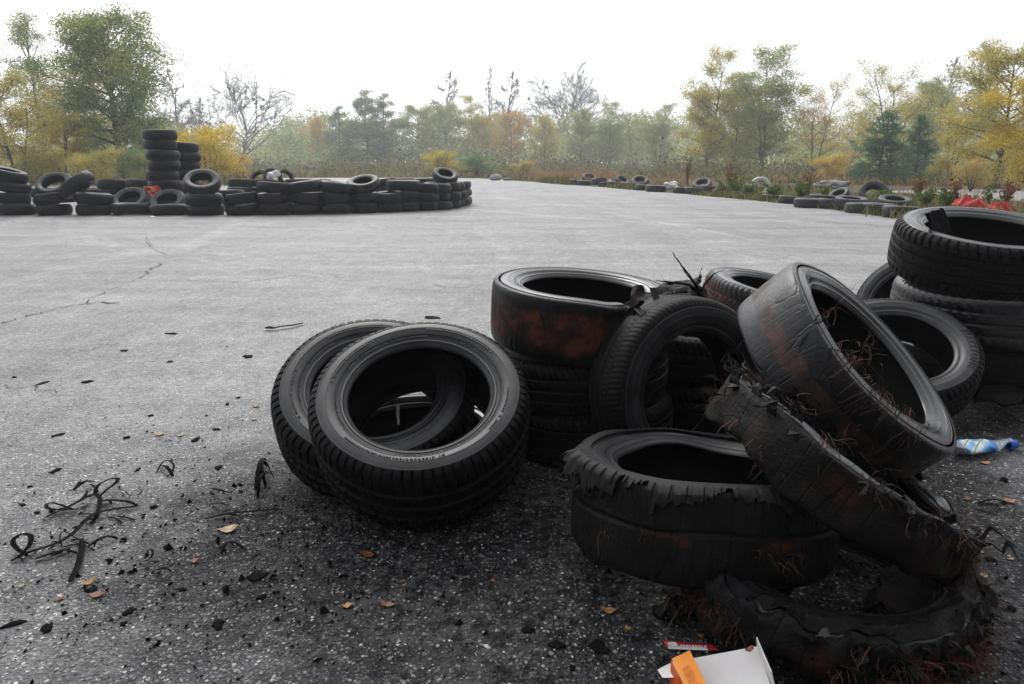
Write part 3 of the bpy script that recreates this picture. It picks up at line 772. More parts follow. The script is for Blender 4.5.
stack(453, 207.6, 3, R_L % 'third', scale=.86)
stack(457, 206.2, 3, R_L % 'second', scale=.86)
stack(459, 204.8, 3, R_L % 'last', scale=.86)
# towers and the back row
d1 = 14.35
stack(163, 0, 7, 'the taller of the two tyre towers', [(0, 0, .085, 89, 0, 'small tyre crowning the taller of the two tyre towers')], d=d1, jit=.03)
stack(184, 0, 7, 'the slimmer tyre tower behind the tallest one', d=15.3, jit=.02, hh=.2)
B_L = "the back row's %s stack from the left"
for i, (px, d, n) in enumerate(((40, 16.2, 2), (86, 16.4, 2), (109, 16.4, 3), (136, 16.4, 3), (226, 15.2, 2), (238, 16.6, 3), (262, 16.8, 3), (296, 17.0, 3), (318, 17.4, 3), (345, 18.0, 2), (384, 18.0, 3), (404, 18.4, 3), (424, 18.6, 3), (437, 19.2, 3))):
    stack(px, 0, n, B_L % ORD[i], d=d, scale=.90 if px > 300 else .92)
# thin scooter tyres and a white scrap heaped on the back row
mbs = tyre('scooter_tyre', .21, .09, .14, 'slick', 30, mats=('wall_tread', 'wall_side', 'liner'), N=90, nt_=9, hi=False)
for i, (px, z, el, az, lb) in enumerate(((258, .58, 40, 250, 'thin scooter tyre leaning left on the back row of the wall'), (271, .60, 30, 300, 'thin scooter tyre standing in the small heap on the back row'), (284, .58, 25, 330, 'thin scooter tyre at the right of the small heap on the back row'))):
    o = mbs if i == 0 else copy_tree(mbs)
    place(o, (gx(px, 16.8), 16.75 + .06 * i, z), el, az); tag(o, lb, 'tyre', 'scooter tyres heaped on the back row')
def crumple(name, mat, loc, size, seed, label, cat, group=None, sub=3, f=3.0, amp=.35, ridge=.12):
    import bmesh
    bm = bmesh.new(); bmesh.ops.create_icosphere(bm, subdivisions=sub, radius=1.0)
    V = np.array([v.co[:] for v in bm.verts]); n1, n2 = Noise(seed, f), Noise(seed + 1, f * 3)
    V = V * (1 + amp * n1(V) + ridge * np.abs(n2(V)))[:, None]; V[:, 2] = np.maximum(V[:, 2], -.6) + .6
    V = V * np.array(size) / 2
    for v, p in zip(bm.verts, V): v.co = p
    me = bpy.data.meshes.new(name); bm.to_mesh(me); bm.free()
    return tag(link(name, me, mat, None, None, loc), label, cat, group)
M['white'] = plain('white_plastic', (.70, .70, .70), .5)
M['red'] = plain('red_plastic_sheet', (.46, .005, .007), .5, .2, .3, 12)
M['orange'] = plain('orange_plastic', (.60, .085, .025), .45, .5)
crumple('plastic_sheet', M['white'], (gx(272, 16.5), 16.5, .58), (.24, .2, .2), 5, 'small white plastic piece lying on the heap of scooter tyres', 'plastic piece')
# orange plastic strip draped at the foot of the tall tower
oz = [(148, 188, .0), (159, 188, 0), (158, 200, 0), (147, 201, 0)]
dq = 13.85
tag(flap('plastic_strip', [pt(143, 186, dq), pt(160, 186, dq), pt(161, 200, dq - .05), pt(144, 201, dq - .05)], .01, M['orange'], amp=.03, seed=7), 'bright orange plastic strip hanging at the foot of the tallest tyre tower', 'plastic strip')
tag(crumple('paper_scrap', M['white'], gp(153, 217.5), (.10, .06, .03), 12, 'small white scrap on the asphalt before the tyre wall', 'litter'), None, None)

# ------------------------------------------------------------------ ground sheets
def sheet(name, pts, z, mat, kind='structure', nrm=None):
    me = bpy.data.meshes.new(name); me.from_pydata([(p[0], p[1], z) for p in pts], [], [list(range(len(pts)))])
    o = link(name, me, mat); o['kind'] = kind; return o
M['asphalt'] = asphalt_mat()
M['soil'] = soil_mat('leaf_strewn_soil', (.07, .055, .035), (.055, .06, .03), (.13, .085, .04))
M['vergesoil'] = soil_mat('verge_soil', (.05, .045, .03), (.05, .065, .025), (.11, .09, .05))
M['lot2'] = soil_mat('pale_gravel_lot', (.26, .25, .24), (.34, .33, .32), (.19, .18, .165))
sheet('ground', [(-600, -60), (600, -60), (600, 900), (-600, 900)], -.012, M['soil'])
edge_px = [(478, 178.3), (500, 179.5), (560, 184.4), (600, 187), (640, 190.5), (700, 195.6), (750, 200), (800, 205.6), (850, 212), (900, 219.5), (960, 229), (1024, 241)]
rng_ = np.random.default_rng(3)
def subdiv(pts, n, amp):
    out = []
    for a, b in zip(pts[:-1], pts[1:]):
        for k in range(n):
            t = k / n; out.append((a[0] + (b[0] - a[0]) * t + rng_.normal() * amp, a[1] + (b[1] - a[1]) * t + rng_.normal() * amp))
    out.append(pts[-1]); return out
edge = [tuple(gp(px, py).xy) for px, py in edge_px]
edge_r = subdiv(edge, 8, .05) + [(9.5, 7.2), (13, 6.0), (20, 4.5), (20, -12)]
far = subdiv([(-45, 24), (-28, 31), (gx(230, 41), 41), (gx(285, 45), 45), (gx(380, 46), 46.0), edge[0]], 10, .12)
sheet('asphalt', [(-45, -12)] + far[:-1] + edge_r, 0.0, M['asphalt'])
# verge strip along the right-hand edge, and the pale lot beyond it
def off(p, dx, dy): return (p[0] + dx, p[1] + dy)
vi = edge + [(9.5, 7.2), (13, 6.0)]
vo = [(2.0, 50), (4.5, 40), (7.0, 33), (8.4, 29), (10.3, 25.8), (12.0, 22.8), (12.6, 20.2), (12.5, 17.6), (12.3, 15.6), (12.8, 13.6), (14, 11.5), (16, 10), (18, 9), (20, 8)]
sheet('verge', [off(p, -.0, -.0) for p in vi] + vo[::-1], -.004, M['vergesoil'])
sheet('gravel_lot', [(12.2, 24.4), (12.8, 20.3), (12.7, 17.6), (12.5, 15.6), (13.0, 13.6), (14.2, 11.5), (16.2, 10), (40, 6), (48, 30), (30, 29.5), (20, 27)], -.008, M['lot2'])

# cracks in the asphalt: thin ragged ribbons
def crack(pix, wd, seed, label=None):
    rg = np.random.default_rng(seed); P = [np.array(gp(*p).xy) for p in pix]
    Q = []
    for a, b in zip(P[:-1], P[1:]):
        n = max(6, int(np.linalg.norm(b - a) / .10))
        for k in range(n): Q.append(a + (b - a) * k / n + rg.normal(size=2) * .028)
    Q.append(P[-1]); Q = np.array(Q); T = np.gradient(Q, axis=0); T /= np.linalg.norm(T, axis=1)[:, None] + 1e-9
    nr = np.stack([-T[:, 1], T[:, 0]], -1); wv = .7 * wd * np.clip(rg.uniform(-.2, 1.6, len(Q)), .08, 2)
    wv[0] = wv[-1] = .0005
    V = np.concatenate([np.c_[Q + nr * wv[:, None], np.full(len(Q), .004)], np.c_[Q - nr * wv[:, None], np.full(len(Q), .004)]])
    n = len(Q); mb = MB(); mb.quads(V, [(i, i + 1, n + i + 1, n + i) for i in range(n - 1)])
    o = mb.build('pavement_crack', M['crackm'], None); o['kind'] = 'structure'; return o
M['crackm'] = plain('crack_dirt', (.085, .082, .078), .9, .2)
crack([(0, 323), (30, 316), (62, 309), (98, 296), (140, 277), (165, 262)], .007, 1)
crack([(80, 303), (122, 303)], .010, 2)
crack([(110, 277), (150, 280), (200, 281), (240, 283), (292, 276), (330, 277), (380, 279), (440, 286), (492, 289)], .005, 3)
crack([(0, 220), (24, 224), (46, 219)], .008, 4)
crack([(145, 233), (150, 243), (160, 252), (175, 258)], .005, 5)
crack([(600, 262), (660, 258), (740, 262), (800, 256)], .004, 6)
crack([(470, 262), (500, 255), (560, 262)], .003, 8)
crack([(4, 385), (60, 392), (75, 398)], .004, 7)
# ------------------------------------------------------------------ tyres and litter along the right-hand verge
VG = 'old tyres lying along the verge on the right'
far_p = tyre_far = None
def simple_tyre(name, R, W, rb, mat, N=40):
    """a tyre too small in the picture to show its parts: one mesh"""
    tr, sw, li = profile(R, W, rb, 'x', 9, False); mb = MB()
    for pr, flip in ((tr, False), (sw, False), ([(r, -y) for r, y in sw], True), (li, False)):
        V, _ = revolve(pr, N); mb.quads(warp(55, .012, 3)(V.reshape(-1, 3)), grid_faces(N, len(pr), True, flip))
    return mb.build(name, M[mat], None, smooth=.8)
vp = simple_tyre('tyre', .31, .19, .18, 'wall_side'); vused = False
def vt(px, py, el, az, label, z=None, s=1.0, mat=None):
    global vused
    o = vp if not vused else vp.copy()
    if vused: col.objects.link(o)
    vused = True
    g = gp(px, py); zz = .095 * s if z is None else z
    place(o, (g.x, g.y + .25, zz), el, az, wr.uniform(0, 360)); o.scale = (s,) * 3
    if mat: o.data = o.data.copy(); o.data.materials[0] = M[mat]
    tag(o, label, 'tyre', VG); return o
vt(813, 208, 88, 0, 'leftmost of the tyres lying close together on the near verge')
vt(838, 209, 86, 20, 'flat verge tyre second from the left, half sunk in weeds')
vt(856, 211, 84, 270, 'flat verge tyre with its dark hole showing, third along', z=.16)
vt(868, 213.5, 88, 90, 'flat verge tyre just in front of the upright leaning one')
vt(878, 207, 38, 250, 'verge tyre propped up at a steep tilt with open hole', z=.26)
vt(884, 214.5, 88, 10, 'flat dark verge tyre beside the propped one on its right')
vt(900, 212, 78, 265, 'verge tyre with broad pale top and visible hole', z=.17)
vt(908, 218, 88, 0, 'flat verge tyre nearest the large stacked tyres on the left side')
vt(826, 203.5, 86, 0, 'dark tyre behind the first verge tyres, almost lost in weeds')
vt(843, 203, 50, 200, 'small dark tyre poking up behind the verge row', z=.16, s=.8)
vt(962, 229, 87, 0, 'flat verge tyre behind the topmost large tyre, left one')
vt(992, 234, 87, 40, 'flat verge tyre behind the topmost large tyre, middle one')
vt(1018, 241, 87, 0, 'flat verge tyre at the right edge of the picture')
vt(1010, 228, 86, 0, 'flat verge tyre in front of the red plastic sheets')
vt(578, 184.6, 84, 0, 'farthest pair of verge tyres, left one', s=1.1)
vt(590, 184.2, 60, 280, 'farthest pair of verge tyres, tilted right one', z=.25, s=1.1)
vt(600, 186.4, 75, 120, 'tilted tyre on the far verge between two groups', z=.2, s=1.0)
vt(617, 187.6, 84, 0, 'far verge tyre lying under the dry brown grass', s=1.15)
vt(630, 188.6, 85, 0, 'far verge tyre right beside another flat one', s=1.1)
vt(641, 188.6, 62, 250, 'far verge tyre tipped up out of green weeds', z=.25, s=1.05)
vt(657, 191.8, 87, 0, 'flat far verge tyre left of the white rag', s=1.1)
vt(704, 191.6, 58, 240, 'dark verge tyre tilted in the weeds right of the white rag', z=.22, s=1.0)
vt(712, 192.0, 86, 0, 'flat verge tyre beside the dark tilted one in weeds', s=1.0)
vt(762, 193.5, 6, 262, 'white painted tyre standing half buried in the verge weeds', z=.20, s=1.0, mat='white')
for px, py, el, az, z, sc, lb in ((585, 185.2, 86, 0, .1, 1.0, 'flat verge tyre between the farthest pair and the tilted one'), (606, 186.6, 80, 200, .12, 1.0, 'dark flat tyre left of the dry-grass verge tyre'), (646, 190.4, 85, 0, .1, 1.0, 'half sunk verge tyre just left of the flat one by the rag'),
        (623, 187.4, 60, 300, .24, .95, 'tilted verge tyre resting between two flat far ones'), (684, 193, 87, 0, .08, .95, 'dark verge tyre behind the small pale scrap'), (696, 193.6, 86, 0, .09, .95, 'flat verge tyre left of the dark tilted one in weeds'), (725, 195.2, 84, 90, .09, .95, 'flat verge tyre in front of the bushy green weed'),
        (742, 197, 86, 90, .06, .9, 'sunken verge tyre below the white painted tyre'), (776, 201, 86, 0, .06, .9, 'sunken verge tyre right of the white painted tyre'), (795, 203.5, 86, 0, .07, .95, 'flat verge tyre left of the near verge group')):
    vt(px, py, el, az, lb, z, sc)
VG2 = 'pale litter on the verge'
crumple('rag', M['white'], gp(673, 191.4) + Vector((0, .3, .1)), (.44, .3, .26), 31, 'white rag caught in the verge weeds', 'rag', f=2.5, amp=.4, ridge=.25)
crumple('paper_scrap', M['white'], gp(689, 192) + Vector((0, .5, .02)), (.2, .16, .1), 33, 'small pale scrap right of the white rag on the verge', 'litter')
crumple('boulder', plain('pale_stone', (.28, .28, .28), .8), gp(496, 180.4) + Vector((0, .3, 0)), (.62, .5, .42), 35, 'pale boulder at the far end of the asphalt', 'boulder', f=1.2, amp=.2, ridge=.1)
crumple('stone', plain('dark_stone', (.10, .10, .10), .8), gp(508, 180.6) + Vector((0, .2, 0)), (.6, .4, .18), 37, 'low dark stone beside the pale boulder at the asphalt end', 'stone', f=1.2, amp=.2, ridge=.1)
crumple('rubble_heap', plain('pale_rubble', (.26, .255, .25), .8), gp(833, 188.5) + Vector((0, .3, 0)), (1.1, .6, .36), 39, 'pale rubble heap on the gravel lot beyond the verge', 'rubble heap', f=4, amp=.35, ridge=.35)
def tarp(loc, size, seed, label):
    n1, n2, n3 = Noise(seed, 1.9), Noise(seed + 1, 5.0), Noise(seed + 2, 11)
    nu, nv = 46, 34; U, Vv = np.meshgrid(np.linspace(-1, 1, nu), np.linspace(-1, 1, nv), indexing='ij')
    Pn = np.stack([U, Vv, 0 * U], -1)
    e = np.clip(1.05 - (U ** 2 + Vv ** 2) ** .6, 0, 1) ** .6
    z = e * (.62 + .34 * n1(Pn) + .26 * (.6 - np.abs(n2(Pn))) + .10 * np.abs(n3(Pn))) + .02
    P = np.stack([U * size[0] / 2 * (1 + .12 * n2(Pn + 4)), Vv * size[1] / 2 * (1 + .12 * n2(Pn + 8)), z * size[2]], -1).reshape(-1, 3)
    mb = MB(); mb.quads(P, grid_faces(nu, nv, False)); mb.quads(P - np.array([0, 0, .006]), grid_faces(nu, nv, False, True))
    return tag(mb.build('plastic_sheet', M['red'], None, smooth=.6, loc=loc), label, 'plastic sheet', 'red plastic sheets on the verge')
tarp(gp(972, 213) + Vector((0, .1, .02)), (.80, .55, .40), 41, 'larger crumpled red plastic sheet on the verge, the left one')
tarp(gp(1000, 216.5) + Vector((0, .1, .02)), (.50, .4, .31), 45, 'smaller crumpled red plastic sheet on the verge, the middle one')
tarp(gp(1013, 216) + Vector((0, .2, .02)), (.36, .3, .27), 49, 'smallest crumpled red plastic sheet on the verge, the right one')

# ------------------------------------------------------------------ litter on the near asphalt
def scrap(px, py, size, seed, flat=.25, ang=None, asp=1.0, name='rubber_scrap', mat='scrap', label=None, cat='rubber scrap', group=None):
    rg = np.random.default_rng(seed); n = 11; an = np.arange(n) / n * 2 * PI
    r = size * .5 * rg.uniform(.45, 1.15, n); a0 = rg.uniform(0, 6.28) if ang is None else ang
    x, y = r * np.cos(an) * asp, r * np.sin(an)
    P = np.stack([x * math.cos(a0) - y * math.sin(a0), x * math.sin(a0) + y * math.cos(a0)], -1)
    zt = size * flat * rg.uniform(.3, 1.2, n) + .002
    top = np.c_[P * .9, zt]; bot = np.c_[P, np.zeros(n) + .001]; mid = np.c_[P * .45, size * flat * rg.uniform(.5, 1.6, n) + .003]
    V = np.concatenate([bot, top, mid, [[0, 0, size * flat * .9 + .003]]])
    Fc = []
    for i in range(n):
        j = (i + 1) % n
        Fc += [(i, j, n + j, n + i), (n + i, n + j, 2 * n + j, 2 * n + i), (2 * n + i, 2 * n + j, 3 * n)]
    o = MB().add(V, Fc).build(name, M[mat], None, smooth=.7, loc=gp(px, py))
    return tag(o, label, cat, group)
def strands(name, paths, mat='scrap', label=None, cat='rubber strand', group=None, flat=.22, jitter=.0012, k=6):
    """paths: (pixel points, radius, peak height); each a flattened curling strip; all one tangled thing"""
    base = np.array(gp(*paths[-1][0][0])); mb = MB(); rg = np.random.default_rng(len(paths) * 7 + int(base[0] * 100) % 50)
    for pix, r, hz in paths:
        P = np.array([gp(*p) for p in pix]); m = len(P); q = np.arange(m); qq = np.linspace(0, m - 1, m * 5)
        P = np.stack([np.interp(qq, q, P[:, i]) for i in range(3)], -1)
        for _ in range(8): P[1:-1] = (P[:-2] + 2 * P[1:-1] + P[2:]) / 4
        s = np.linspace(0, 1, len(P)); P[:, 2] = r * .8 + 1.4 * hz * np.abs(np.sin(s * PI)) + .001
        P[:, :2] += rg.normal(size=(len(P), 2)) * jitter * .4
        mb.tube(P - base, r * (1 - .35 * np.abs(2 * s - 1) ** 6) * rg.uniform(.93, 1.07, len(P)), k, flat, True)
    return tag(mb.build(name, M[mat], None, smooth=1.0, loc=base), label, cat, group)
rt = random.Random(21)
def wisps(n, x0, x1, y0, y1, r=.0028):
    out = []
    for k in range(n):
        x, y, a = rt.uniform(x0, x1), rt.uniform(y0, y1), rt.uniform(-.7, .5); L = rt.uniform(9, 22); bend = rt.uniform(-.9, .9)
        out.append(([(x + L * q * math.cos(a + bend * q), y + .55 * L * q * math.sin(a + bend * q)) for q in (0, .35, .7, 1)], r * rt.uniform(.5, 1.6), rt.uniform(0, .006)))
    return out
strands('rubber_strands', wisps(9, 40, 120, 498, 520) + wisps(8, 8, 80, 538, 560) + wisps(6, 60, 110, 518, 545) + [
    ([(12, 563), (28, 556), (50, 552), (62, 548), (76, 540), (86, 527), (96, 519), (110, 515), (126, 511), (138, 508)], .0065, .010),
    ([(28, 558), (18, 556), (13, 552), (22, 547), (33, 547), (34, 553), (26, 559), (14, 562)], .006, .022),
    ([(46, 519), (58, 516), (74, 510), (88, 503), (98, 499), (102, 506), (98, 518), (92, 526)], .006, .010),
    ([(74, 511), (60, 511), (50, 513), (47, 520), (56, 521), (68, 517), (78, 511)], .005, .022),
    ([(94, 497), (98, 491), (112, 488), (121, 489), (118, 493), (106, 497), (98, 500)], .006, .020),
    ([(100, 503), (108, 506), (118, 508), (132, 508), (138, 508)], .006, .012),
    ([(82, 541), (83, 550), (81, 560), (76, 575), (70, 584)], .007, .002),
    ([(128, 500), (134, 495), (143, 497), (144, 503), (136, 506), (128, 503), (127, 496), (120, 490)], .0016, .02),
    ([(60, 517), (72, 522), (82, 521), (87, 514), (84, 508)], .0014, .012),
    ([(62, 548), (60, 541), (66, 537), (78, 540)], .0018, .012),
    ([(36, 561), (50, 558), (70, 551)], .006, .003)],
    label='tangle of curled black rubber strips on the asphalt at lower left', cat='rubber strips')
strands('rubber_strands', [([(74, 493), (84, 489), (96, 484)], .008, .01), ([(66, 494), (78, 492)], .003, .004), ([(86, 488), (97, 490)], .003, .008)], label='short knotted rubber strip behind the curled tangle at left')
strands('rubber_strands', [([(88, 549), (98, 546), (110, 541), (118, 541)], .006, .008), ([(94, 548), (104, 543)], .004, .01)], label='small twisted rubber strip just right of the curled tangle')
strands('rubber_strands', [([(160, 468), (168, 473), (173, 478)], .006, .01), ([(156, 474), (165, 466), (176, 470), (172, 476)], .003, .015)], label='small knot of black rubber threads near the leaf stalk at left')
strands('rubber_strands', [([(211, 490), (216, 496), (224, 498), (232, 495)], .006, .012), ([(212, 505), (222, 509), (229, 508)], .004, .008)], label='curled rubber strip left of the tilted tyres')
strands('rubber_strands', [([(205, 521), (226, 517), (250, 515), (282, 511)], .006, .004), ([(215, 518), (240, 517)], .004, .004)], label='long thin rubber strip pointing at the tilted tyres from the left')
strands('rubber_strands', [([(222, 556), (226, 550), (236, 549), (246, 552)], .004, .012), ([(250, 563), (258, 560), (266, 556)], .003, .008)], label='fine curved rubber strip left of the dark tyre shadow')
strands('rubber_strands', [([(145, 560), (150, 555), (156, 562), (150, 568), (143, 563)], .003, .016), ([(146, 565), (158, 570), (164, 566)], .003, .012), ([(158, 572), (166, 578), (172, 574)], .006, .012)], label='loose coil of black threads right of the tangle')
strands('rubber_strands', [([(266, 330), (273, 331), (282, 329), (292, 328), (303, 325)], .013, .004), ([(266, 330), (274, 331)], .018, .003)], label='charred strip lying alone on the pale asphalt behind the tilted tyres')
strands('rubber_strands', [([(266, 462), (264, 472), (260, 482), (256, 492)], .007, .03), ([(268, 468), (262, 480), (266, 490)], .005, .03), ([(270, 475), (262, 492), (258, 500)], .005, .03), ([(274, 480), (266, 486), (260, 484)], .004, .05)], label='torn rubber shreds hanging at the left foot of the tilted tyres')
strands('rubber_strands', [([(978, 505), (992, 503), (1006, 504)], .004, .006), ([(978, 508), (988, 512), (998, 508)], .006, .012)], label='dark rubber strip on the asphalt right of the frayed burnt tyre')
strands('rubber_strands', [([(660, 618), (670, 612), (684, 604), (690, 590)], .0016, .03), ([(664, 640), (676, 628), (688, 618), (694, 604)], .0018, .03), ([(650, 600), (662, 606), (676, 618), (690, 634)], .0014, .03)], 'fibre', 'thin rusty cords trailing off the shredded carcass onto the asphalt', 'cord')
SG = 'small black rubber scraps on the asphalt'
for i, (px, py, sz, asp, lb) in enumerate((
    (37, 513, .02, 1.3, None), (23, 505, .026, 1, None), (30, 487, .018, 1, None), (56, 471, .03, 2.4, None), (153, 508, .045, .6, 'chunky black rubber crumb standing beside the curled tangle'), (218, 625, .036, 1.3, 'broad black rubber scrap on the lower left asphalt'),
    (92, 592, .04, 1.0, 'crumpled black scrap with a brown leaf at lower left'), (245, 301, .0, 1, None), (432, 318, .09, 1.6, 'dark lump on the pale asphalt behind the tilted tyres'), (124, 351, .05, 1.3, None), (88, 382, .06, 1, None),
    (172, 334, .05, 2, None), (247, 357, .06, 2, None), (170, 362, .04, 1, None), (44, 383, .03, 3.2, 'long dark patch of rubber on the asphalt at far left'), (218, 468, .03, 1.5, None), (238, 398, .025, 1, None), (255, 577, .05, 1.4, None), (124, 624, .02, 1, None),
    (528, 630, .035, 1.0, 'black rubber scrap on gravelly asphalt below the tilted tyres'), (556, 645, .036, 1.3, 'larger black rubber scrap left of the cardboard carton'), (600, 648, .048, 1.1, 'jagged black rubber scrap just left of the carton'), (572, 668, .02, 1, None),
    (60, 435, .03, 1.6, None), (126, 438, .03, 1.2, None), (12, 625, .026, 3, 'thin black rubber splinter at the left edge'), (48, 628, .03, 1.8, None), (130, 612, .03, 1.3, None), (196, 440, .03, 2, None), (150, 416, .03, 1, None), (215, 430, .03, 1.4, None),
    (1004, 480, .035, 1.6, None), (976, 532, .03, 1.6, None), (990, 560, .03, 1, None), (1012, 610, .03, 1.3, None), (175, 520, .02, 1, None), (138, 470, .02, 2, None), (262, 598, .03, 1, None), (182, 590, .02, 1.4, None))):
    if sz: scrap(px, py, sz * .85, 300 + i, .06, asp=asp, label=lb or 'small black rubber scrap lying loose on the asphalt', group=None if lb else SG)
# fine crumbs nobody could count
mb = MB()
oct_ = np.array([[1, 0, 0], [0, 1, 0], [-1, 0, 0], [0, -1, 0], [0, 0, .8], [0, 0, -.4]], float)
ofc = [(0, 1, 4), (1, 2, 4), (2, 3, 4), (3, 0, 4), (1, 0, 5), (2, 1, 5), (3, 2, 5), (0, 3, 5)]
rg = np.random.default_rng(77)
cents = [(-.25, 1.75, .55, 1500), (.6, 1.4, .6, 1200), (-.95, 1.55, .30, 700), (-.62, 1.75, .16, 350), (-.78, 1.33, .14, 260), (-.33, 1.42, .12, 260), (-.6, 2.2, .6, 260), (-1.2, 2.6, .9, 160), (1.4, 1.9, .4, 150), (-.5, 1.35, .35, 250)]
for cx_, cy_, s_, n_ in cents:
    for k in range(n_):
        p = np.array([cx_ + rg.normal() * s_, cy_ + rg.normal() * s_ * .7, .002])
        sz = .0014 * math.exp(rg.normal() * .62); V = oct_ * sz * rg.uniform(.5, 1.8, 3) + rg.normal(size=(6, 3)) * sz * .3
        a = rg.uniform(0, 6.28); V = np.c_[V[:, 0] * math.cos(a) - V[:, 1] * math.sin(a), V[:, 0] * math.sin(a) + V[:, 1] * math.cos(a), V[:, 2]]
        mb.add(V + p, ofc)
o = mb.build('rubber_crumbs', M['scrap'], None); tag(o, 'black rubber crumbs strewn over the asphalt round the tyres', 'rubber crumbs', None, 'stuff')
mb = MB(); cr = [(.14, .14, .135), (.3, .3, .29), (.5, .48, .45)]
for k in range(5200):
    d = rg.uniform(1.0, 2.6) ; px = rg.uniform(-40, 1064); x = (px - CX) / FPX * d
    sz = .0021 * math.exp(rg.normal() * .35); V = oct_ * sz * rg.uniform(.7, 1.3, 3) + rg.normal(size=(6, 3)) * sz * .25
    mb.add(V + np.array([x, d, .0005]), ofc)
def grit_mat():
    t = NT('loose_grit'); i = t.n('ShaderNodeNewGeometry').outputs['Random Per Island']
    return t.done(t.bsdf(t.ramp(i, [(0, (.05, .05, .05)), (.4, (.16, .155, .15)), (.8, (.34, .33, .31)), (1, (.6, .58, .55))]), .7))
o = mb.build('grit', grit_mat(), None); tag(o, 'pale loose grit on the worn asphalt', 'grit', None, 'stuff')

# fallen leaves
def leaf(px, py, size, c, seed, label, group=None, curl=.35, ang=None, asp=.5):
    rg = np.random.default_rng(seed); n = 7; s = np.linspace(0, 1, n); wd = np.sin(s * PI) ** .8 * size * asp * .62 * rg.uniform(.55, 1.35, n)
    x = (s - .5) * size; z = .003 + size * curl * (s - .5) ** 2 * 2 + size * .06 * rg.normal(size=n).cumsum() * .3
    z = z - z.min() + .003; a = rg.uniform(0, 6.28) if ang is None else ang
    V = []
    for k in range(n):
        for q, lift in ((-1, curl * .5), (0, 0), (1, curl * .35)):
            xx, yy = x[k], q * wd[k]
            V.append((xx * math.cos(a) - yy * math.sin(a), xx * math.sin(a) + yy * math.cos(a), z[k] + abs(q) * wd[k] * lift))
    V = np.array(V); Q = grid_faces(n, 3, False)
    mb = MB(); mb.quads(V, Q); mb.quads(V - np.array([0, 0, .0012]), Q[:, ::-1])
    key = 'leaf%d' % int(c[0] * 1000)
    if key not in M: M[key] = plain('fallen_leaf', c, .55, .4, .5, 90)
    o = mb.build('fallen_leaf', M[key], None, smooth=3.1, loc=gp(px, py)); return tag(o, label, 'leaf', group)
YEL, TAN, RUST, OCH = (.50, .30, .03), (.48, .34, .20), (.22, .07, .025), (.40, .20, .05)
for i, (px, py, sz, c, lb, a) in enumerate((
    (256, 407, .045, OCH, 'yellow leaf on the asphalt just left of the tilted tyres', .1), (254, 420, .03, TAN, 'pale leaf scrap below the yellow leaf by the tilted tyres', 0),
    (160, 435, .05, TAN, 'tan leaf stalk among black crumbs at mid left', .2), (181, 436, .03, TAN, 'small tan leaf right of the leaf stalk at mid left', 1), (228, 531, .065, TAN, 'pale curled leaf left of the dark tyre shadow', .35),
    (194, 562, .03, RUST, 'small rusty leaf on the lower left asphalt', .4), (89, 584, .045, OCH, 'orange-tan leaf beside the crumpled black scrap', .8), (98, 596, .05, RUST, 'dark red-brown leaf under the crumpled black scrap', .2),
    (60, 600, .03, RUST, 'brown leaf fragment at lower left corner', .2), (22, 587, .02, TAN, None, 0),
    (368, 556, .06, RUST, 'curled brown leaf in front of the tilted tyres', -.3), (347, 607, .03, (.50, .26, .10), 'round orange-tan leaf below the tilted tyres', .3), (388, 606, .04, (.30, .15, .07), 'thin brown leaf right of the round tan leaf', 0),
    (516, 521, .025, RUST, 'rusty leaf scrap between the tilted tyres and the burnt one', 0), (401, 583, .02, RUST, None, 0), (492, 582, .018, RUST, None, 1),
    (608, 612, .045, YEL, 'bright yellow leaf in front of the burnt tyre', -.25), (627, 630, .022, OCH, 'small ochre leaf below the bright yellow leaf', .3), (700, 637, .022, (.50, .36, .14), 'pale yellow leaf lying on the red wrapper', .3),
    (984, 464, .045, (.50, .28, .08), 'orange leaf under the crushed water bottle', 0), (1007, 502, .06, (.32, .15, .08), 'brown leaf on the asphalt at the right edge', 0), (966, 500, .03, RUST, 'brown leaf at the tip of the frayed burnt tyre', .3),
    (312, 525, .02, TAN, None, .4), (296, 518, .02, OCH, None, .4), (982, 577, .035, TAN, 'tan leaf on the asphalt right of the shredded carcass', .2), (1010, 560, .02, TAN, None, 0), (930, 425, .02, RUST, None, 0), (1000, 436, .03, RUST, 'brown leaf behind the bottle cap', 0))):
    leaf(px, py, sz * .8, tuple(q * .72 for q in c), 500 + i, lb or 'tiny brown leaf fragment on the asphalt', None if lb else 'tiny leaf fragments', ang=a)

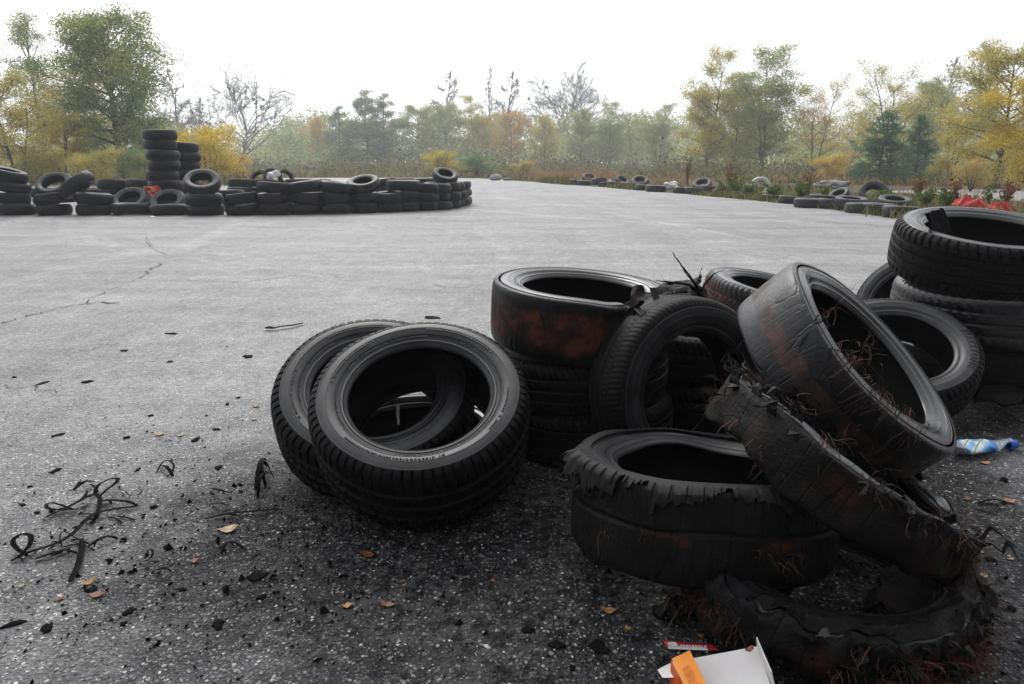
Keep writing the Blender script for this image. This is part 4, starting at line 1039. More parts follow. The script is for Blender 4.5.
# open carton: white inside, one orange flap
M['card'] = plain('white_card', (.78, .755, .74), .65, .3, .06, 14, .08)
M['print'] = plain('print_ink', (.55, .15, .02), .6)
M['orange_card'] = plain('orange_card', (.80, .27, .025), .5, .4, .12, 40, .05)
ctn = empty('carton', gp(715, 690)); cb = np.array(gp(715, 690))
tag(ctn, 'open white cardboard carton with an orange flap in front of the shredded carcass', 'carton')
def panel(name, pts, mat, thick=.0012, bow=.003, nu=8, nv=8, rnd=0.0):
    a, b, c, d = [np.array(p, float) for p in pts]
    U, Vv = np.meshgrid(np.linspace(0, 1, nu), np.linspace(0, 1, nv), indexing='ij')
    P = (1 - U)[..., None] * ((1 - Vv)[..., None] * a + Vv[..., None] * d) + U[..., None] * ((1 - Vv)[..., None] * b + Vv[..., None] * c)
    nr = np.cross(b - a, d - a); nr /= np.linalg.norm(nr)
    P = P + nr * (bow * np.sin(U * PI) * np.sin(Vv * PI))[..., None]
    if rnd:      # round the outer end of a tuck flap
        cpt = (a + d) / 2; k = 1 - rnd * (1 - U) ** 3; P = P + ((cpt + (b - a) * U[..., None]) - P) * (1 - k)[..., None] * (np.abs(Vv - .5) * 2)[..., None]
    P = P.reshape(-1, 3) - cb
    mb = MB(); mb.quads(P, grid_faces(nu, nv, False)); mb.quads(P - nr * thick, grid_faces(nu, nv, False, True))
    k = nu * nv; per = [i * nv for i in range(nu)] + [(nu - 1) * nv + j for j in range(1, nv)] + [i * nv + nv - 1 for i in range(nu - 2, -1, -1)] + [j for j in range(nv - 2, 0, -1)]
    for i in range(len(per)):
        p, q = per[i], per[(i + 1) % len(per)]; mb.f.append([p, p + k, q + k, q])
    return mb.build(name, mat, ctn, smooth=.6)
v3 = lambda px, py, z: np.array(gp(px, py, z))
panel('inner_panel', [v3(690, 659, .050), v3(757, 646.5, .085), v3(776, 700, .045), v3(706, 706, .006)], M['card'], bow=.004)
panel('side_flap', [v3(757.5, 646.5, .0865), v3(757, 637, .115), v3(772, 672, .10), v3(779, 702, .046)], M['card'], bow=-.003)
panel('tuck_flap', [v3(656, 668, .035), v3(689, 656.5, .050), v3(688, 676, .040), v3(664, 680, .026)], M['card'], bow=.002, rnd=.35)
panel('orange_flap', [v3(672, 659, .055), v3(690, 650.5, .075), v3(709, 690, .055), v3(693, 705, .036)], M['orange_card'], bow=.004)
panel('orange_side', [v3(671.5, 660, .054), v3(692.5, 706, .0355), v3(686, 712, .004), v3(670, 690, .004)], plain('red_orange_card', (.62, .10, .02), .5, .4, .1, 40, .05), bow=.001)
for k in range(4):
    f0, f1 = .30 + .14 * k, .36 + .14 * k; A_, B_, C_, D_ = v3(672, 659, .0565), v3(690, 650.5, .0765), v3(709, 690, .0565), v3(693, 705, .0375)
    L0, L1, R0, R1 = A_ + (D_ - A_) * f0, A_ + (D_ - A_) * f1, B_ + (C_ - B_) * f0, B_ + (C_ - B_) * f1; w0, w1 = .28, .62 + .06 * (k % 2)
    nn = np.cross(B_ - A_, D_ - A_); nn /= np.linalg.norm(nn); nn = nn * (1 if nn[2] > 0 else -1) * .0022
    panel('print_line', [L0 + (R0 - L0) * w0 + nn, L0 + (R0 - L0) * w1 + nn, L1 + (R1 - L1) * w1 + nn, L1 + (R1 - L1) * w0 + nn], M['print'], .0004, .0, 4, 4)
leaf_c = leaf(749, 652, .022, (.28, .09, .04), 560, 'small red-brown leaf caught in the corner of the open carton', ang=.5); leaf_c.location = gp(749, 651, .088)
# red packet
pk = empty('wrapper', gp(690, 646)); tag(pk, 'flat red wrapper with white print behind the open carton', 'wrapper'); cb = np.array(gp(690, 646)); ctn = pk
panel('foil', [v3(663, 641, .012), v3(712, 645, .012), v3(719, 651, .003), v3(668, 649.5, .003)], plain('red_foil', (.42, .008, .022), .3, .5, .15, 50, .1), .003, .002)
panel('print_band', [v3(668, 645.6, .0105), v3(706, 647.6, .0098), v3(708.5, 650.4, .0065), v3(668.5, 649, .0065)], M['white'], .0006, .0004)
panel('print_mark', [v3(667, 641.8, .0145), v3(676, 642.4, .0145), v3(678, 646.2, .011), v3(668, 645.8, .011)], M['white'], .0006, .0004, rnd=.6)
mbp = MB(); rgp = np.random.default_rng(4); wb = []
for k in range(9):
    x0 = 680 + k * 3.0; wd = rgp.uniform(1.2, 2.4)
    a, b, c, d = v3(x0, 644.6 + k * .12, .0135), v3(x0 + wd, 644.7 + k * .12, .0135), v3(x0 + wd + .4, 646.4 + k * .12, .0115), v3(x0 + .4, 646.3 + k * .12, .0115)
    mbp.add(np.array([a, b, c, d]) - cb, [(0, 1, 2, 3)])
mbp.build('print_line', M['white'], pk)

# crushed water bottle
bt = empty('water_bottle', (0, 0, 0)); tag(bt, 'crushed plastic water bottle with blue cap and label, lying on the asphalt', 'bottle')
b0, b1 = np.array(gp(950, 458)), np.array(gp(1014, 449)); ax = b1 - b0; Lb = np.linalg.norm(ax); ax /= Lb; sd_ = np.cross([0, 0, 1], ax)
def lathe(prof, N, crush):
    V, _ = revolve(prof, N); P = V.reshape(-1, 3)
    s = P[:, 2] / Lb; n1, n2 = Noise(91, 28), Noise(92, 60)
    X = P[:, 0] * (1 + crush * .22 * n1(P)) ; Y = P[:, 1] * (1 - .42 * crush) + crush * .010 * n1(P + 2) + crush * .005 * np.abs(n2(P))
    W3 = b0 + ax * (P[:, 2] + crush * .006 * n2(P * .7))[:, None] + sd_ * (X * (1 + .12 * crush))[:, None] + np.array([0, 0, 1.0]) * (Y + .026)[:, None]
    return W3, grid_faces(N, len(prof), True)
def bottle_mat(name, label):
    t = NT(name); c = t.coord()
    if label:
        wv = t.n('ShaderNodeTexWave', wave_type='BANDS', bands_direction='X'); t.put(wv.inputs['Vector'], t.mapping(c, (1, 1.3, .6), (0, 0, .5), (-1.49, 0, 0))); wv.inputs['Scale'].default_value = 2.4; wv.inputs['Distortion'].default_value = 2.6
        cl = t.ramp(wv.outputs['Fac'], [(0, (.02, .16, .50)), (.22, (.10, .42, .72)), (.42, (.72, .80, .86)), (.72, (.80, .82, .84)), (.80, (.06, .30, .12)), (.90, (.75, .8, .84)), (1, (.15, .45, .75))])
        return t.done(t.bsdf(cl, .25, t.bump(t.noise(c, 90, 3), .5, .006), .5))
    return t.done(t.bsdf((.80, .88, .94), .06, t.bump(t.noise(c, 70, 3), .6, .01), .5, **{'Transmission Weight': .75, 'IOR': 1.3}))
pb = [(0.001, .0), (.020, .001), (.029, .006), (.031, .02), (.030, .05), (.0315, .08), (.031, .12)] + [(.031 - .018 * t_ ** 1.6, .12 + .062 * t_) for t_ in np.linspace(.15, 1, 6)] + [(.0125, .20)]
kk = (Lb - .012) / .212
V, Q = lathe([(r, z * kk) for r, z in pb], 40, 1.0); mb = MB(); mb.quads(V, Q); mb.build('body', bottle_mat('clear_blue_plastic', False), bt, smooth=.9)
V, Q = lathe([(.0325, z * kk) for z in np.linspace(.025, .128, 14)], 48, 1.0); mb = MB(); mb.quads(V, Q); mb.build('label', bottle_mat('printed_film', True), bt, smooth=.9)
V, Q = lathe([(.001, .212 * kk + .012), (.013, .212 * kk + .012), (.0155, .212 * kk + .010), (.0155, .198 * kk), (.012, .197 * kk)], 30, .0); V = V - np.array([0, 0, .008]); mb = MB(); mb.quads(V, Q); mb.build('cap', plain('blue_cap', (.012, .11, .60), .35, .5, .1), bt, smooth=.6)

# ------------------------------------------------------------------ plants on the verge
def blades(n, region, h, wd, seed, lean=.35, density=None):
    """region(rg) -> (x, y, height factor)"""
    rg = np.random.default_rng(seed); V = np.zeros((n, 4, 3))
    for k in range(n):
        x, y, f = region(rg); a = rg.uniform(0, 6.28); hh = h * f * rg.uniform(.5, 1.3); w_ = wd * rg.uniform(.6, 1.4)
        lx, ly = rg.normal(size=2) * lean * hh
        ca, sa = math.cos(a) * w_ / 2, math.sin(a) * w_ / 2
        V[k] = [(x - ca, y - sa, 0), (x + ca, y + sa, 0), (x + lx * .5 + ca * .6, y + ly * .5 + sa * .6, hh * .62), (x + lx, y + ly, hh)]
    return V.reshape(-1, 3), np.arange(n * 4).reshape(-1, 4)
ei = np.array(edge); vo_ = np.array(vo)
def resample(P, n):
    s = np.r_[0, np.cumsum(np.linalg.norm(np.diff(P, axis=0), axis=1))]; q = np.linspace(0, s[-1], n)
    return np.stack([np.interp(q, s, P[:, i]) for i in range(2)], -1)
EA, EB = resample(np.array(vi), 200), resample(vo_, 200)
clump = Noise(66, .9)
def strip(lo, hi, t0, t1, pw=1.0):
    def f(rg):
        for _ in range(30):
            i = int((t0 + (t1 - t0) * rg.uniform()) * 199); q = lo + (hi - lo) * rg.uniform() ** pw
            p = EA[i] + (EB[i] - EA[i]) * q
            c = clump(np.array([[p[0], p[1], 0]]))[0]
            if rg.uniform() < .35 + .5 * c: break
        return p[0] + rg.normal() * .08, p[1] + rg.normal() * .08, max(.35, .75 + .5 * c)
    return f
def plant_mat(name, stops, tr=.35):
    t = NT(name); i = t.n('ShaderNodeNewGeometry').outputs['Random Per Island']
    c = t.ramp(i, stops); d = t.n('ShaderNodeBsdfDiffuse'); t.put(d.inputs[0], c); q = t.n('ShaderNodeBsdfTranslucent'); t.put(q.inputs[0], c)
    mx = t.n('ShaderNodeMixShader'); mx.inputs[0].default_value = tr; t.t.links.new(d.outputs[0], mx.inputs[1]); t.t.links.new(q.outputs[0], mx.inputs[2]); return t.done(mx.outputs[0])
M['grass'] = plant_mat('verge_grass', [(0, (.05, .08, .02)), (.45, (.12, .14, .04)), (.7, (.22, .19, .07)), (1, (.34, .26, .12))])
M['dry'] = plant_mat('dry_weeds', [(0, (.20, .11, .06)), (.4, (.36, .25, .13)), (.75, (.46, .36, .20)), (1, (.26, .10, .05))])
mb = MB(); mb.quads(*blades(9000, strip(.02, .75, .0, .86), .22, .035, 1)); mb.quads(*blades(5500, strip(.0, .25, .3, .95), .18, .03, 2))
tag(mb.build('grass', M['grass'], None), 'green and yellow grass and low weeds along the verge', 'grass', None, 'stuff')
mb = MB(); mb.quads(*blades(5200, strip(.2, .95, .0, .5), .42, .025, 3, .22)); mb.quads(*blades(420, strip(.3, .95, .50, .9), .35, .02, 4, .25))
tag(mb.build('dry_grass', M['dry'], None), 'tall dry brown grass standing behind the verge tyres', 'dry grass', None, 'stuff')
def weed(name, loc, h, w_, n, seed, mat, label, cat, group=None, leaf=.09):
    rg = np.random.default_rng(seed); root = empty(name, loc); mb = MB(); lv = MB()
    for k in range(n):
        a = rg.uniform(0, 6.28); L = h * rg.uniform(.55, 1.1); ln = rg.uniform(.1, .5) * w_
        P = [np.array([math.cos(a) * ln * s ** 1.5 + rg.normal() * .01, math.sin(a) * ln * s ** 1.5, L * s]) for s in np.linspace(0, 1, 6)]
        mb.tube(P, np.linspace(.010, .004, 6), 3)
        for j in range(16):
            s = rg.uniform(.15, 1); p = np.array([np.interp(s, np.linspace(0, 1, 6), np.array(P)[:, i]) for i in range(3)])
            d = rg.normal(size=3); d[2] = abs(d[2]) * .4; d /= np.linalg.norm(d); sd2 = np.cross(d, rg.normal(size=3)); sd2 /= np.linalg.norm(sd2)
            l = leaf * rg.uniform(.5, 1.3)
            lv.quads([p, p + d * l * .5 + sd2 * l * .25, p + d * l, p + d * l * .5 - sd2 * l * .25], [(0, 1, 2, 3)])
    mb.build('stems', M['wood_brown'], root); lv.build('leaves', M[mat], root); return tag(root, label, cat, group)
M['wood_brown'] = plain('weed_stem', (.09, .05, .03), .8)
M['green_leaf'] = plant_mat('weed_leaf', [(0, (.04, .09, .02)), (.6, (.10, .18, .03)), (1, (.24, .26, .05))])
M['rust_leaf'] = plant_mat('rusty_leaf', [(0, (.12, .035, .018)), (.6, (.20, .07, .03)), (1, (.28, .14, .05))])
for i, (px, py, h, w_, n, mt, lb) in enumerate((
    (735, 196, .55, .9, 26, 'green_leaf', 'bushy green weed left of the white painted tyre'), (748, 198, .45, .8, 22, 'green_leaf', 'low green weed just below the white painted tyre'), (722, 195, .4, .8, 18, 'green_leaf', 'low green weed right of the dark tilted verge tyre'),
    (730, 191, .95, .6, 16, 'rust_leaf', 'rusty dock stalks behind the bushy green weed'), (687, 187, 1.25, .35, 10, 'rust_leaf', 'tall rusty dock stalk standing in the dry verge grass'), (808, 196, 1.0, .4, 9, 'rust_leaf', 'red-brown dock stalk left of the near verge tyres'),
    (800, 202, .5, .7, 18, 'green_leaf', 'yellowish green weed left of the near verge tyres'), (773, 200, .38, .8, 18, 'green_leaf', 'low green weed right of the white painted tyre'), (884, 208, .35, .5, 14, 'green_leaf', 'yellow-green weed in front of the propped verge tyre'),
    (925, 213, .48, .5, 14, 'green_leaf', 'green weed right of the broad pale verge tyre'), (946, 216, .5, .5, 14, 'green_leaf', 'green weed left of the red plastic sheets'), (918, 198, .55, .5, 14, 'rust_leaf', 'rusty weed behind the near verge tyres'),
    (826, 200, .35, .5, 10, 'green_leaf', 'small green weed behind the leftmost near verge tyre'), (1006, 206, .5, .6, 16, 'rust_leaf', 'reddish weed behind the red plastic sheets'), (985, 206, .45, .4, 10, 'green_leaf', 'thin green weed between the red plastic sheets'),
    (955, 206, .6, .5, 12, 'rust_leaf', 'reddish weed behind and left of the red plastic sheets'), (640, 186, .5, .8, 18, 'green_leaf', 'low green weed among the far verge tyres'))):
    weed('weed', gp(px, py), h, w_, n, 700 + i, mt, lb, 'weed', 'weeds on the verge')

# ------------------------------------------------------------------ trees
def rot_dir(d, rg, ang):
    a = np.cross(d, rg.normal(size=3)); a /= np.linalg.norm(a) + 1e-9
    return d * math.cos(ang) + np.cross(a, d) * math.sin(ang)
def leaf_quads(C, size, rg, droop=.3, elong=1.6):
    n = len(C); d = rg.normal(size=(n, 3)); d[:, 2] -= droop; d /= np.linalg.norm(d, axis=1)[:, None]
    e = np.cross(d, rg.normal(size=(n, 3))); e /= np.linalg.norm(e, axis=1)[:, None]
    l = size * rg.uniform(.55, 1.35, n)[:, None]; w_ = l / elong
    V = np.stack([C - d * l * .5, C + e * w_ * .5, C + d * l * .5, C - e * w_ * .5], 1).reshape(-1, 3)
    return V, np.arange(n * 4).reshape(-1, 4)
def make_tree(name, seed, h, cr, base, n_limb, n_leaf, leaf_size, shape='round', stems=1, trunk_r=.16, clump=.30, up=.55, bark='bark', bare_top=0.0, droop=.3, sub=6, lift=.5):
    rg = np.random.default_rng(seed); root = empty(name); wood = MB(); tips = []; wts = []
    for st in range(stems):
        a = rg.uniform(0, 6.28); spread = 0 if stems == 1 else cr * .45
        m = 9; s = np.linspace(0, 1, m); top = h * (.96 if st == 0 else rg.uniform(.65, .95))
        wig = rg.normal(size=(m, 2)).cumsum(0) * h * .008
        T = np.c_[wig[:, 0] + math.cos(a) * spread * s ** .8, wig[:, 1] + math.sin(a) * spread * s ** .8, s * top]
        tr = trunk_r * (1 if stems == 1 else .55)
        wood.tube(T, tr * (1 - s) ** .8 + .012, 7)
        for k in range(n_limb // stems):
            f = (k + .5) / (n_limb // stems); z0 = base + (1 - base) * f * .97
            p = np.array([np.interp(z0, s, T[:, i]) for i in range(3)])
            if shape == 'round': L = cr * math.sqrt(max(.06, 1 - (2 * (f - .42)) ** 2 * .8))
            elif shape == 'cone': L = cr * (1 - f) ** .8 + .12 * cr
            elif shape == 'oval': L = cr * math.sin(PI * min(1, .18 + .80 * f)) ** .7
            else: L = cr * (.75 + .25 * math.sin(PI * f))
            L *= rg.uniform(.65, 1.2)
            az = k * 2.39996 + rg.uniform(-.5, .5); el = up + lift * f + rg.normal() * .15
            d = np.array([math.cos(az) * math.cos(el), math.sin(az) * math.cos(el), math.sin(el)])
            P = [p]
            for j in range(5):
                d = d + rg.normal(size=3) * .14 + np.array([0, 0, .05 if shape != 'cone' else -.03]); d /= np.linalg.norm(d); P.append(P[-1] + d * L / 5)
            r0 = tr * (1 - z0) ** .8 * .55 + .012
            wood.tube(P, np.linspace(r0, .008, 6), 5)
            P = np.array(P)
            for j in range(sub):
                t_ = rg.uniform(.25, 1.0); q = np.array([np.interp(t_, np.linspace(0, 1, 6), P[:, i]) for i in range(3)])
                d2 = rot_dir(d, rg, rg.uniform(.4, 1.1)); l2 = L * rg.uniform(.18, .42)
                Q = [q, q + d2 * l2 * .5 + rg.normal(size=3) * .03, q + d2 * l2 + np.array([0, 0, -.04 * l2]) + rg.normal(size=3) * .05]
                wood.tube(Q, [.012, .009, .005], 3)
                tips.append(Q[1]); tips.append(Q[2]); w1 = rg.uniform(.2, 1.6) * (L / cr) ** 1.1; wts += [w1 * .7, w1]
            tips.append(P[-1]); wts.append((L / cr) ** 1.1)
    tips = np.array(tips); wts = np.array(wts)
    if bare_top: wts = wts * np.where(tips[:, 2] > h * (1 - bare_top), .12, 1)
    idx = rg.choice(len(tips), n_leaf, p=wts / wts.sum())
    C = tips[idx] + np.clip(rg.normal(size=(n_leaf, 3)), -1.7, 1.7) * clump * np.array([1, 1, .55])
    lv = MB(); lv.quads(*leaf_quads(C, leaf_size, rg, droop))
    wood.build('trunk', M[bark], root); lv.build('crown', M['foliage'], root)
    root['h'] = float(max(C[:, 2].max(), h * .96)); return root
def make_bare(name, seed, h, cr, bark='bark_pale', n_limb=18, trunk_r=.24, base=.22, up=.75, sub=9, twigs=6, mistle=0, lift=.5, shape='vase', tw_r=.011):
    rg = np.random.default_rng(seed); root = empty(name); wood = MB(); tw = MB(); ends = []
    m = 10; s = np.linspace(0, 1, m); wig = rg.normal(size=(m, 2)).cumsum(0) * h * .012
    top = h * (.70 if shape == 'vase' else .97); T = np.c_[wig, s * top]; wood.tube(T, trunk_r * (1 - .93 * s) + .01, 7)
    for k in range(n_limb):
        f = (k + .5) / n_limb; z0 = base + (1 - base) * f * .92
        p = np.array([np.interp(z0, s, T[:, i]) for i in range(3)]); az = k * 2.39996 + rg.uniform(-.5, .5)
        el = up + lift * f + rg.normal() * .12
        L = (cr * (1.25 - .45 * f) if shape == 'vase' else cr * (1.05 - .85 * f)) * rg.uniform(.75, 1.2)
        d = np.array([math.cos(az) * math.cos(el), math.sin(az) * math.cos(el), math.sin(el)]); P = [p]
        for j in range(7):
            d = d + rg.normal(size=3) * .16 + np.array([0, 0, .04]); d /= np.linalg.norm(d); P.append(P[-1] + d * L / 7)
        P = np.array(P); r0 = trunk_r * (1 - .8 * z0) * .55; wood.tube(P, np.linspace(r0, .016, 8), 5)
        for j in range(sub):
            t_ = rg.uniform(.2, 1) ** .8; q = np.array([np.interp(t_, np.linspace(0, 1, 8), P[:, i]) for i in range(3)])
            d2 = rot_dir(d, rg, rg.uniform(.35, 1.0)); d2[2] += .15; d2 /= np.linalg.norm(d2); l2 = L * rg.uniform(.22, .45) * (1.25 - .6 * t_); Q = [q]
            for i in range(4):
                d2 = d2 + rg.normal(size=3) * .2; d2 /= np.linalg.norm(d2); Q.append(Q[-1] + d2 * l2 / 4)
            wood.tube(Q, np.linspace(.030, .012, 5), 4); Q = np.array(Q)
            for i in range(twigs):
                u_ = rg.uniform(.25, 1) * 4; i0 = min(3, int(u_)); q2 = Q[i0] + (Q[i0 + 1] - Q[i0]) * (u_ - i0)
                d3 = rot_dir(d2, rg, rg.uniform(.3, .95)); l3 = l2 * rg.uniform(.25, .6)
                e = q2 + d3 * l3 + rg.normal(size=3) * .05
                tw.tube([q2, (q2 + e) / 2 + rg.normal(size=3) * .04, e], [tw_r, tw_r * .8, tw_r * .5], 3); ends.append(e)
    E_ = np.array(ends)
    wood.build('trunk', M[bark], root); tw.build('crown', M[bark], root)
    for k in range(mistle):
        c = E_[rg.integers(len(E_))] * np.array([.8, .8, .93]); Rm = rg.uniform(.12, .24); lv = MB()
        v = rg.normal(size=(150, 3)); v /= np.linalg.norm(v, axis=1)[:, None]
        lv.quads(*leaf_quads(c + v * Rm * rg.uniform(.3, 1, (150, 1)), .11, rg, 0))
        o = lv.build('mistletoe', M['foliage'], root); o.color = (.16, .16, .12, 1); o['tint2'] = [.2, .19, .14]
    root['h'] = float(E_[:, 2].max()); return root
PT = {
    'big': make_tree('broadleaf_tree', 1, 9, 3.3, .07, 54, 56000, .115, 'round', 1, .20, .33, .12, lift=.6, sub=9),
    'broad': make_tree('broadleaf_tree', 2, 9, 3.6, .10, 38, 36000, .13, 'round', 1, .17, .36, .2, sub=8),
    'tall': make_tree('broadleaf_tree', 3, 10, 3.1, .12, 44, 38000, .11, 'round', 2, .15, .33, .3, sub=8),
    'airy': make_tree('broadleaf_tree', 4, 9, 3.2, .2, 30, 13000, .10, 'round', 2, .12, .30, .35, sub=8),
    'birch': make_tree('birch_tree', 5, 11, 1.9, .35, 40, 13000, .085, 'round', 1, .12, .24, .25, 'birch', droop=1.0, lift=.9),
    'multi': make_tree('small_tree', 6, 6, 2.5, .08, 34, 26000, .10, 'wide', 5, .10, .32, .3),
    'bush': make_tree('shrub', 7, 3.2, 1.9, .02, 40, 20000, .08, 'wide', 6, .06, .27, .3),
    'cone': make_tree('broadleaf_tree', 8, 9, 3.1, .06, 46, 32000, .12, 'cone', 1, .15, .28, .2),
    'pine': make_tree('pine_tree', 9, 6.5, 2.5, .08, 66, 26000, .10, 'cone', 1, .13, .17, .02, droop=.0, sub=9, lift=.45),
    'bare': make_bare('bare_tree', 14, 10.5, 7.6, n_limb=20, mistle=10, sub=12, twigs=8, up=.55, lift=.55, tw_r=.018),
    'bare2': make_bare('bare_tree', 12, 11, 3.8, n_limb=28, sub=8, twigs=7, trunk_r=.18, shape='oval', up=.55, lift=.5, tw_r=.016),
    'spire': make_bare('bare_tree', 13, 12, 2.4, n_limb=24, sub=6, twigs=5, trunk_r=.15, shape='oval', up=.7, tw_r=.016),
}
pused = {k: False for k in PT}
G1, G2 = (.14, .25, .13), (.42, .43, .15)        # blue-green, light yellow-green
YL, YD, OL, OR, SG_, DG = (.74, .57, .05), (.64, .52, .11), (.45, .44, .15), (.60, .39, .15), (.34, .41, .20), (.06, .125, .08)
tr_rng = random.Random(9)
def tree(p, px, d, ytop, c1, c2, label, cat='tree', wid=1.0, group=None, rot=None):
    o = PT[p] if not pused[p] else copy_tree(PT[p]); pused[p] = True
    hgt = CAM_H + d * math.tan(PITCH - math.atan((ytop - CY) / FPX) - 0) * -1 if False else CAM_H - d * math.tan(PITCH + math.atan((ytop - CY) / FPX))
    s = 1.06 * hgt / o['h']; o.scale = (s * wid, s * wid, s); o.location = (gx(px, d), d, -.02); o.rotation_euler = (0, 0, tr_rng.uniform(0, 6.28) if rot is None else rot)
    for ch in o.children:
        if ch.name.startswith('crown') and p not in ('bare', 'bare2', 'spire'):
            ch.color = (*c1, 1); ch['tint2'] = list(c2)
    return tag(o, label, cat, group)
TG = 'trees round the edge of the lot'
def T(p, px, d, *a, **k):
    d *= 1.0 if p == 'bush' else 2.0 if 270 < px < 690 else (1.45 if 690 <= px < 870 else (1.9 if p.startswith('bare') else 1.15))
    return tree(p, px, d, *a, group=TG, **k)
# left group
T('bare2', -8, 42, 32, 0, 0, 'pale bare tree at the far left edge')
T('birch', 47, 34, 20, OL, SG_, 'slender feathery birch left of the large green tree', wid=1.0)
T('airy', 76, 37, 45, OR, OL, 'thin brownish tree between the birch and the large green tree', wid=1.05)
T('big', 119, 31, 10, G1, G2, 'largest tree, green with a yellowing top, behind the tyre towers', wid=1.04)
T('multi', 18, 27, 76, YD, OL, 'yellow-olive small tree behind the left end of the tyre wall', wid=1.2)
T('multi', 62, 29, 108, YL, OL, 'yellow many-stemmed small tree below the birch', wid=1.0)
T('bush', 138, 29, 146, G1, OL, 'dull green shrub at the foot of the large green tree, right one')
T('bush', 168, 34, 150, OL, SG_, 'low grey-green shrub hidden behind the tyre towers')
T('bush', 96, 28, 148, OL, YD, 'low olive shrub at the foot of the large green tree')
T('bush', 207, 33, 122, YL, YD, 'bright yellow shrub right of the tyre towers', 'shrub', wid=.98)
T('bush', 232, 36, 150, YD, OR, 'small orange-yellow shrub beside the bright yellow one', 'shrub')
T('bare2', 183, 58, 72, 0, 0, 'faint bare tree right behind the large green tree')
T('bare2', 203, 64, 100, 0, 0, 'low faint bare tree behind the bright yellow shrub')
T('bare', 246, 56, 60, 0, 0, 'large spreading bare tree with mistletoe balls left of centre', rot=.6, wid=1.0)
# far side
T('airy', 292, 64, 128, SG_, OL, 'pale olive tree right of the large bare tree', wid=1.2)
T('broad', 318, 62, 118, OR, YD, 'hazy orange tree right of the large bare tree', wid=.72)
T('cone', 340, 58, 108, SG_, G1, 'narrow green tree between the orange and blue-green trees', wid=.8)
T('cone', 366, 58, 92, G1, SG_, 'pointed blue-green tree, left one of a close pair')
T('cone', 384, 59, 96, G1, SG_, 'pointed blue-green tree, right one of a close pair', wid=.95)
T('broad', 418, 60, 106, SG_, OL, 'dull green rounded tree right of the pointed pair')
T('broad', 446, 61, 104, OL, SG_, 'olive rounded tree below the hazy bare crown')
T('tall', 476, 60, 96, YD, OL, 'yellow-olive tree left of the bare spires', wid=1.0)
T('bare2', 447, 82, 74, 0, 0, 'hazy bare crown above the olive rounded tree', wid=1.1)
T('spire', 493, 70, 70, 0, 0, 'thin bare spire, left one of two near the centre')
T('bare2', 508, 72, 74, 0, 0, 'thin bare spire, right one of two near the centre')
T('broad', 512, 58, 112, YD, OR, 'yellow-brown tree beneath the bare spires', wid=.9)
T('bare', 566, 76, 58, 0, 0, 'wide hazy bare tree right of centre with mistletoe balls', rot=2.2, wid=1.1)
T('broad', 545, 56, 116, OL, YD, 'olive tree under the wide hazy bare tree', wid=.9)
T('broad', 580, 55, 110, SG_, OL, 'grey-green tree right of the wide bare tree', wid=.9)
T('tall', 608, 54, 103, OL, SG_, 'tall olive tree in the middle of the right wood edge', wid=1.1)
T('airy', 634, 52, 108, SG_, OL, 'sparse grey-green tree, left one before the yellow trees')
T('tall', 660, 50, 104, SG_, OL, 'slim grey-green tree just left of the yellow trees', wid=1.0)
T('bush', 442, 47.5, 149, YL, SG_, 'rounded yellow shrub at the far end of the asphalt, left part', 'shrub', wid=1.15)
T('bush', 478, 48.5, 152, SG_, G1, 'rounded green shrub at the far end of the asphalt, right part', 'shrub', wid=1.5)
T('bush', 525, 47, 160, OL, OR, 'low brownish shrub behind the pale boulder', 'shrub', wid=1.4)
# right group
T('tall', 706, 42, 52, YD, OL, 'tall yellow tree, left one of the pair on the right', wid=1.0)
T('tall', 764, 41, 44, OL, SG_, 'tall yellow-green tree, right one of the pair on the right', wid=1.15)
T('broad', 735, 44, 90, SG_, YD, 'green tree filling the gap between the two tall yellow trees', wid=.8)
T('airy', 815, 40, 78, OR, YD, 'half-bare tree with orange leaves right of the tall pair', wid=1.0)
T('airy', 848, 46, 105, OL, YD, 'sparse yellowish tree left of the dark pines')
T('bush', 833, 37, 152, YD, OR, 'orange-yellow shrub below the half-bare tree', 'shrub', wid=1.1)
T('airy', 893, 38, 58, YD, OL, 'tall sparse tree rising above the dark pines', wid=1.1)
T('pine', 880, 28.5, 112, DG, G1, 'dark pine beyond the verge, taller left one', 'pine', wid=.98)
T('pine', 917, 29.5, 116, DG, G1, 'dark pine beyond the verge, slimmer right one', 'pine', wid=.72)
T('broad', 1002, 24, 42, YD, OL, 'large yellow-green tree at the right edge', wid=1.05)
T('multi', 952, 27, 118, OL, YD, 'small olive tree left of the large yellow-green tree', wid=.8)
T('multi', 1035, 22, 78, YL, YD, 'bright yellow tree cut by the right edge', wid=1.0)
T('bush', 975, 24, 158, OL, OR, 'low brown-green shrub under the large yellow-green tree', 'shrub')
T('bare2', 935, 60, 62, 0, 0, 'hazy bare tree behind the pines, left one')
T('bare2', 968, 56, 46, 0, 0, 'hazy bare tree behind the large yellow-green tree')
T('broad', 925, 52, 82, SG_, OL, 'hazy olive tree behind the slimmer pine', wid=1.0)
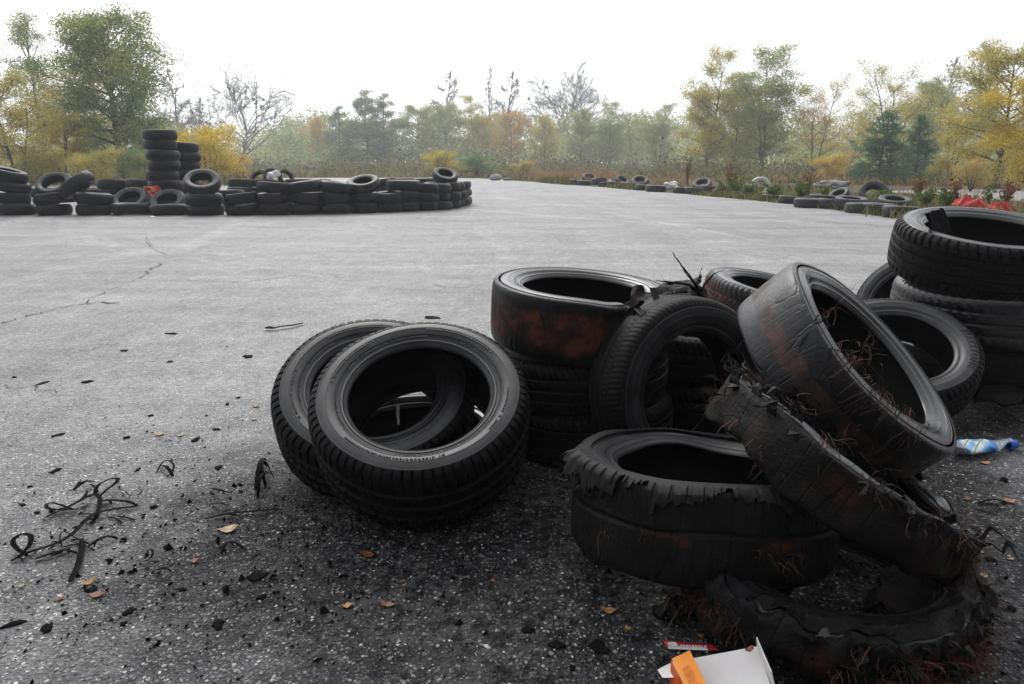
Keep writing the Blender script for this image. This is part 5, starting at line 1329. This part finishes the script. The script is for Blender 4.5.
# the wood behind reads as one mass
wood, lv = MB(), MB(); rg = np.random.default_rng(31)
def far_tree(x, y, h, r, n):
    wood.tube([(x, y, 0), (x + rg.normal() * .2, y, h * .5), (x + rg.normal() * .3, y, h * .9)], [.16, .11, .03], 4)
    tips = []
    for k in range(16):
        f = rg.uniform(.15, 1); a = rg.uniform(0, 6.28); L = r * math.sin(PI * min(1, .2 + .78 * f)) * rg.uniform(.4, 1.1)
        p = np.array([x, y, h * f * .85]); q = p + np.array([math.cos(a) * L, math.sin(a) * L, L * .5]); wood.tube([p, (p + q) / 2, q], [.05, .03, .01], 3); tips += [q, (p + q) / 2]
    tips = np.array(tips); C = tips[rg.integers(len(tips), size=n)] + rg.normal(size=(n, 3)) * np.array([.5, .5, .35]) * y / 75; lv.quads(*leaf_quads(C, .24 * y / 75, rg))
for k in range(120):
    px = rg.uniform(-60, 1090); d = rg.uniform(125, 175) if 200 < px < 700 else rg.uniform(85, 150)
    yt = rg.uniform(108, 140) if 200 < px < 900 else rg.uniform(85, 130)
    far_tree(gx(px, d), d, CAM_H + d * (163 - yt) / FPX * 1.03, rg.uniform(2.2, 3.6) * d / 75, 800)
scr = MB()
for k in range(200):                                     # low scrub closing the view under the crowns
    px = rg.uniform(-80, 1100); d = rg.uniform(52, 115) if 200 < px < 690 else rg.uniform(37, 75)
    x = gx(px, d); h = rg.uniform(.25, 1.0) * (1.7 if rg.random() < .25 else 1); C = np.c_[x + rg.normal(size=300) * 1.5, d + rg.normal(size=300) * .8, np.abs(rg.normal(size=300)) * h * .6]; scr.quads(*leaf_quads(C, .004 * d, rg))
for k in range(210):                                     # understorey closing the gaps between the trunks
    px = rg.uniform(-80, 1110); d = rg.uniform(112, 150) if 215 < px < 695 else (rg.uniform(58, 95) if px >= 695 else rg.uniform(38, 75))
    x = gx(px, d); h = rg.uniform(.022, .052) * d; n = 420; q = np.clip(rg.normal(size=(n, 3)), -1.8, 1.8)
    C = np.c_[x + q[:, 0] * .020 * d, d + q[:, 1] * .015 * d, h * (.5 + .30 * q[:, 2])]; lv.quads(*leaf_quads(C[C[:, 2] > .02], .0036 * d, rg))
root = empty('wood', (0, 0, 0)); tag(root, 'hazy mass of thin autumn wood behind the trees round the lot', 'wood', None, 'stuff')
o = wood.build('trunks', M['bark'], root); o['kind'] = 'stuff'
o = lv.build('foliage', M['foliage'], root); o.color = (*OL, 1); o['tint2'] = list(SG_); o['kind'] = 'stuff'
o = scr.build('scrub', M['foliage'], root); o.color = (.19, .15, .075, 1); o['tint2'] = [.15, .17, .08]; o['kind'] = 'stuff'
# undergrowth and fallen leaves at the wood's edge
mb = MB()
def floor_reg(rg):
    px = rg.uniform(-60, 1090)
    d0 = 47 if 270 < px < 560 else (30 if px <= 270 else np.interp(px, [560, 700, 800, 840, 1090], [42, 36, 33, 31, 28]))
    d = d0 + abs(rg.normal()) * 7; return gx(px, d), d, rg.uniform(.4, 1.3)
mb.quads(*blades(7000, floor_reg, .32, .07, 12, .5))
tag(mb.build('undergrowth', M['dry'], None), 'brown and straw undergrowth along the foot of the trees', 'undergrowth', None, 'stuff')
mb = MB(); mb.quads(*blades(5000, floor_reg, .4, .10, 13, .6))
tag(mb.build('undergrowth', M['grass'], None), 'green undergrowth along the foot of the trees', 'undergrowth', None, 'stuff')

# ------------------------------------------------------------------ the mist
hz = MB(); hz.box((0, 85, 14.5), (520, 210, 31))
t = NT('mist'); vol = t.n('ShaderNodeVolumePrincipled'); vol.inputs['Color'].default_value = (.95, .965, 1, 1); vol.inputs['Density'].default_value = .0019; vol.inputs['Anisotropy'].default_value = .2
t.t.links.new(vol.outputs[0], t.out.inputs['Volume'])
o = hz.build('haze', t.m, None); tag(o, 'thin pale mist lying over the lot and the trees', 'haze', None, 'stuff')
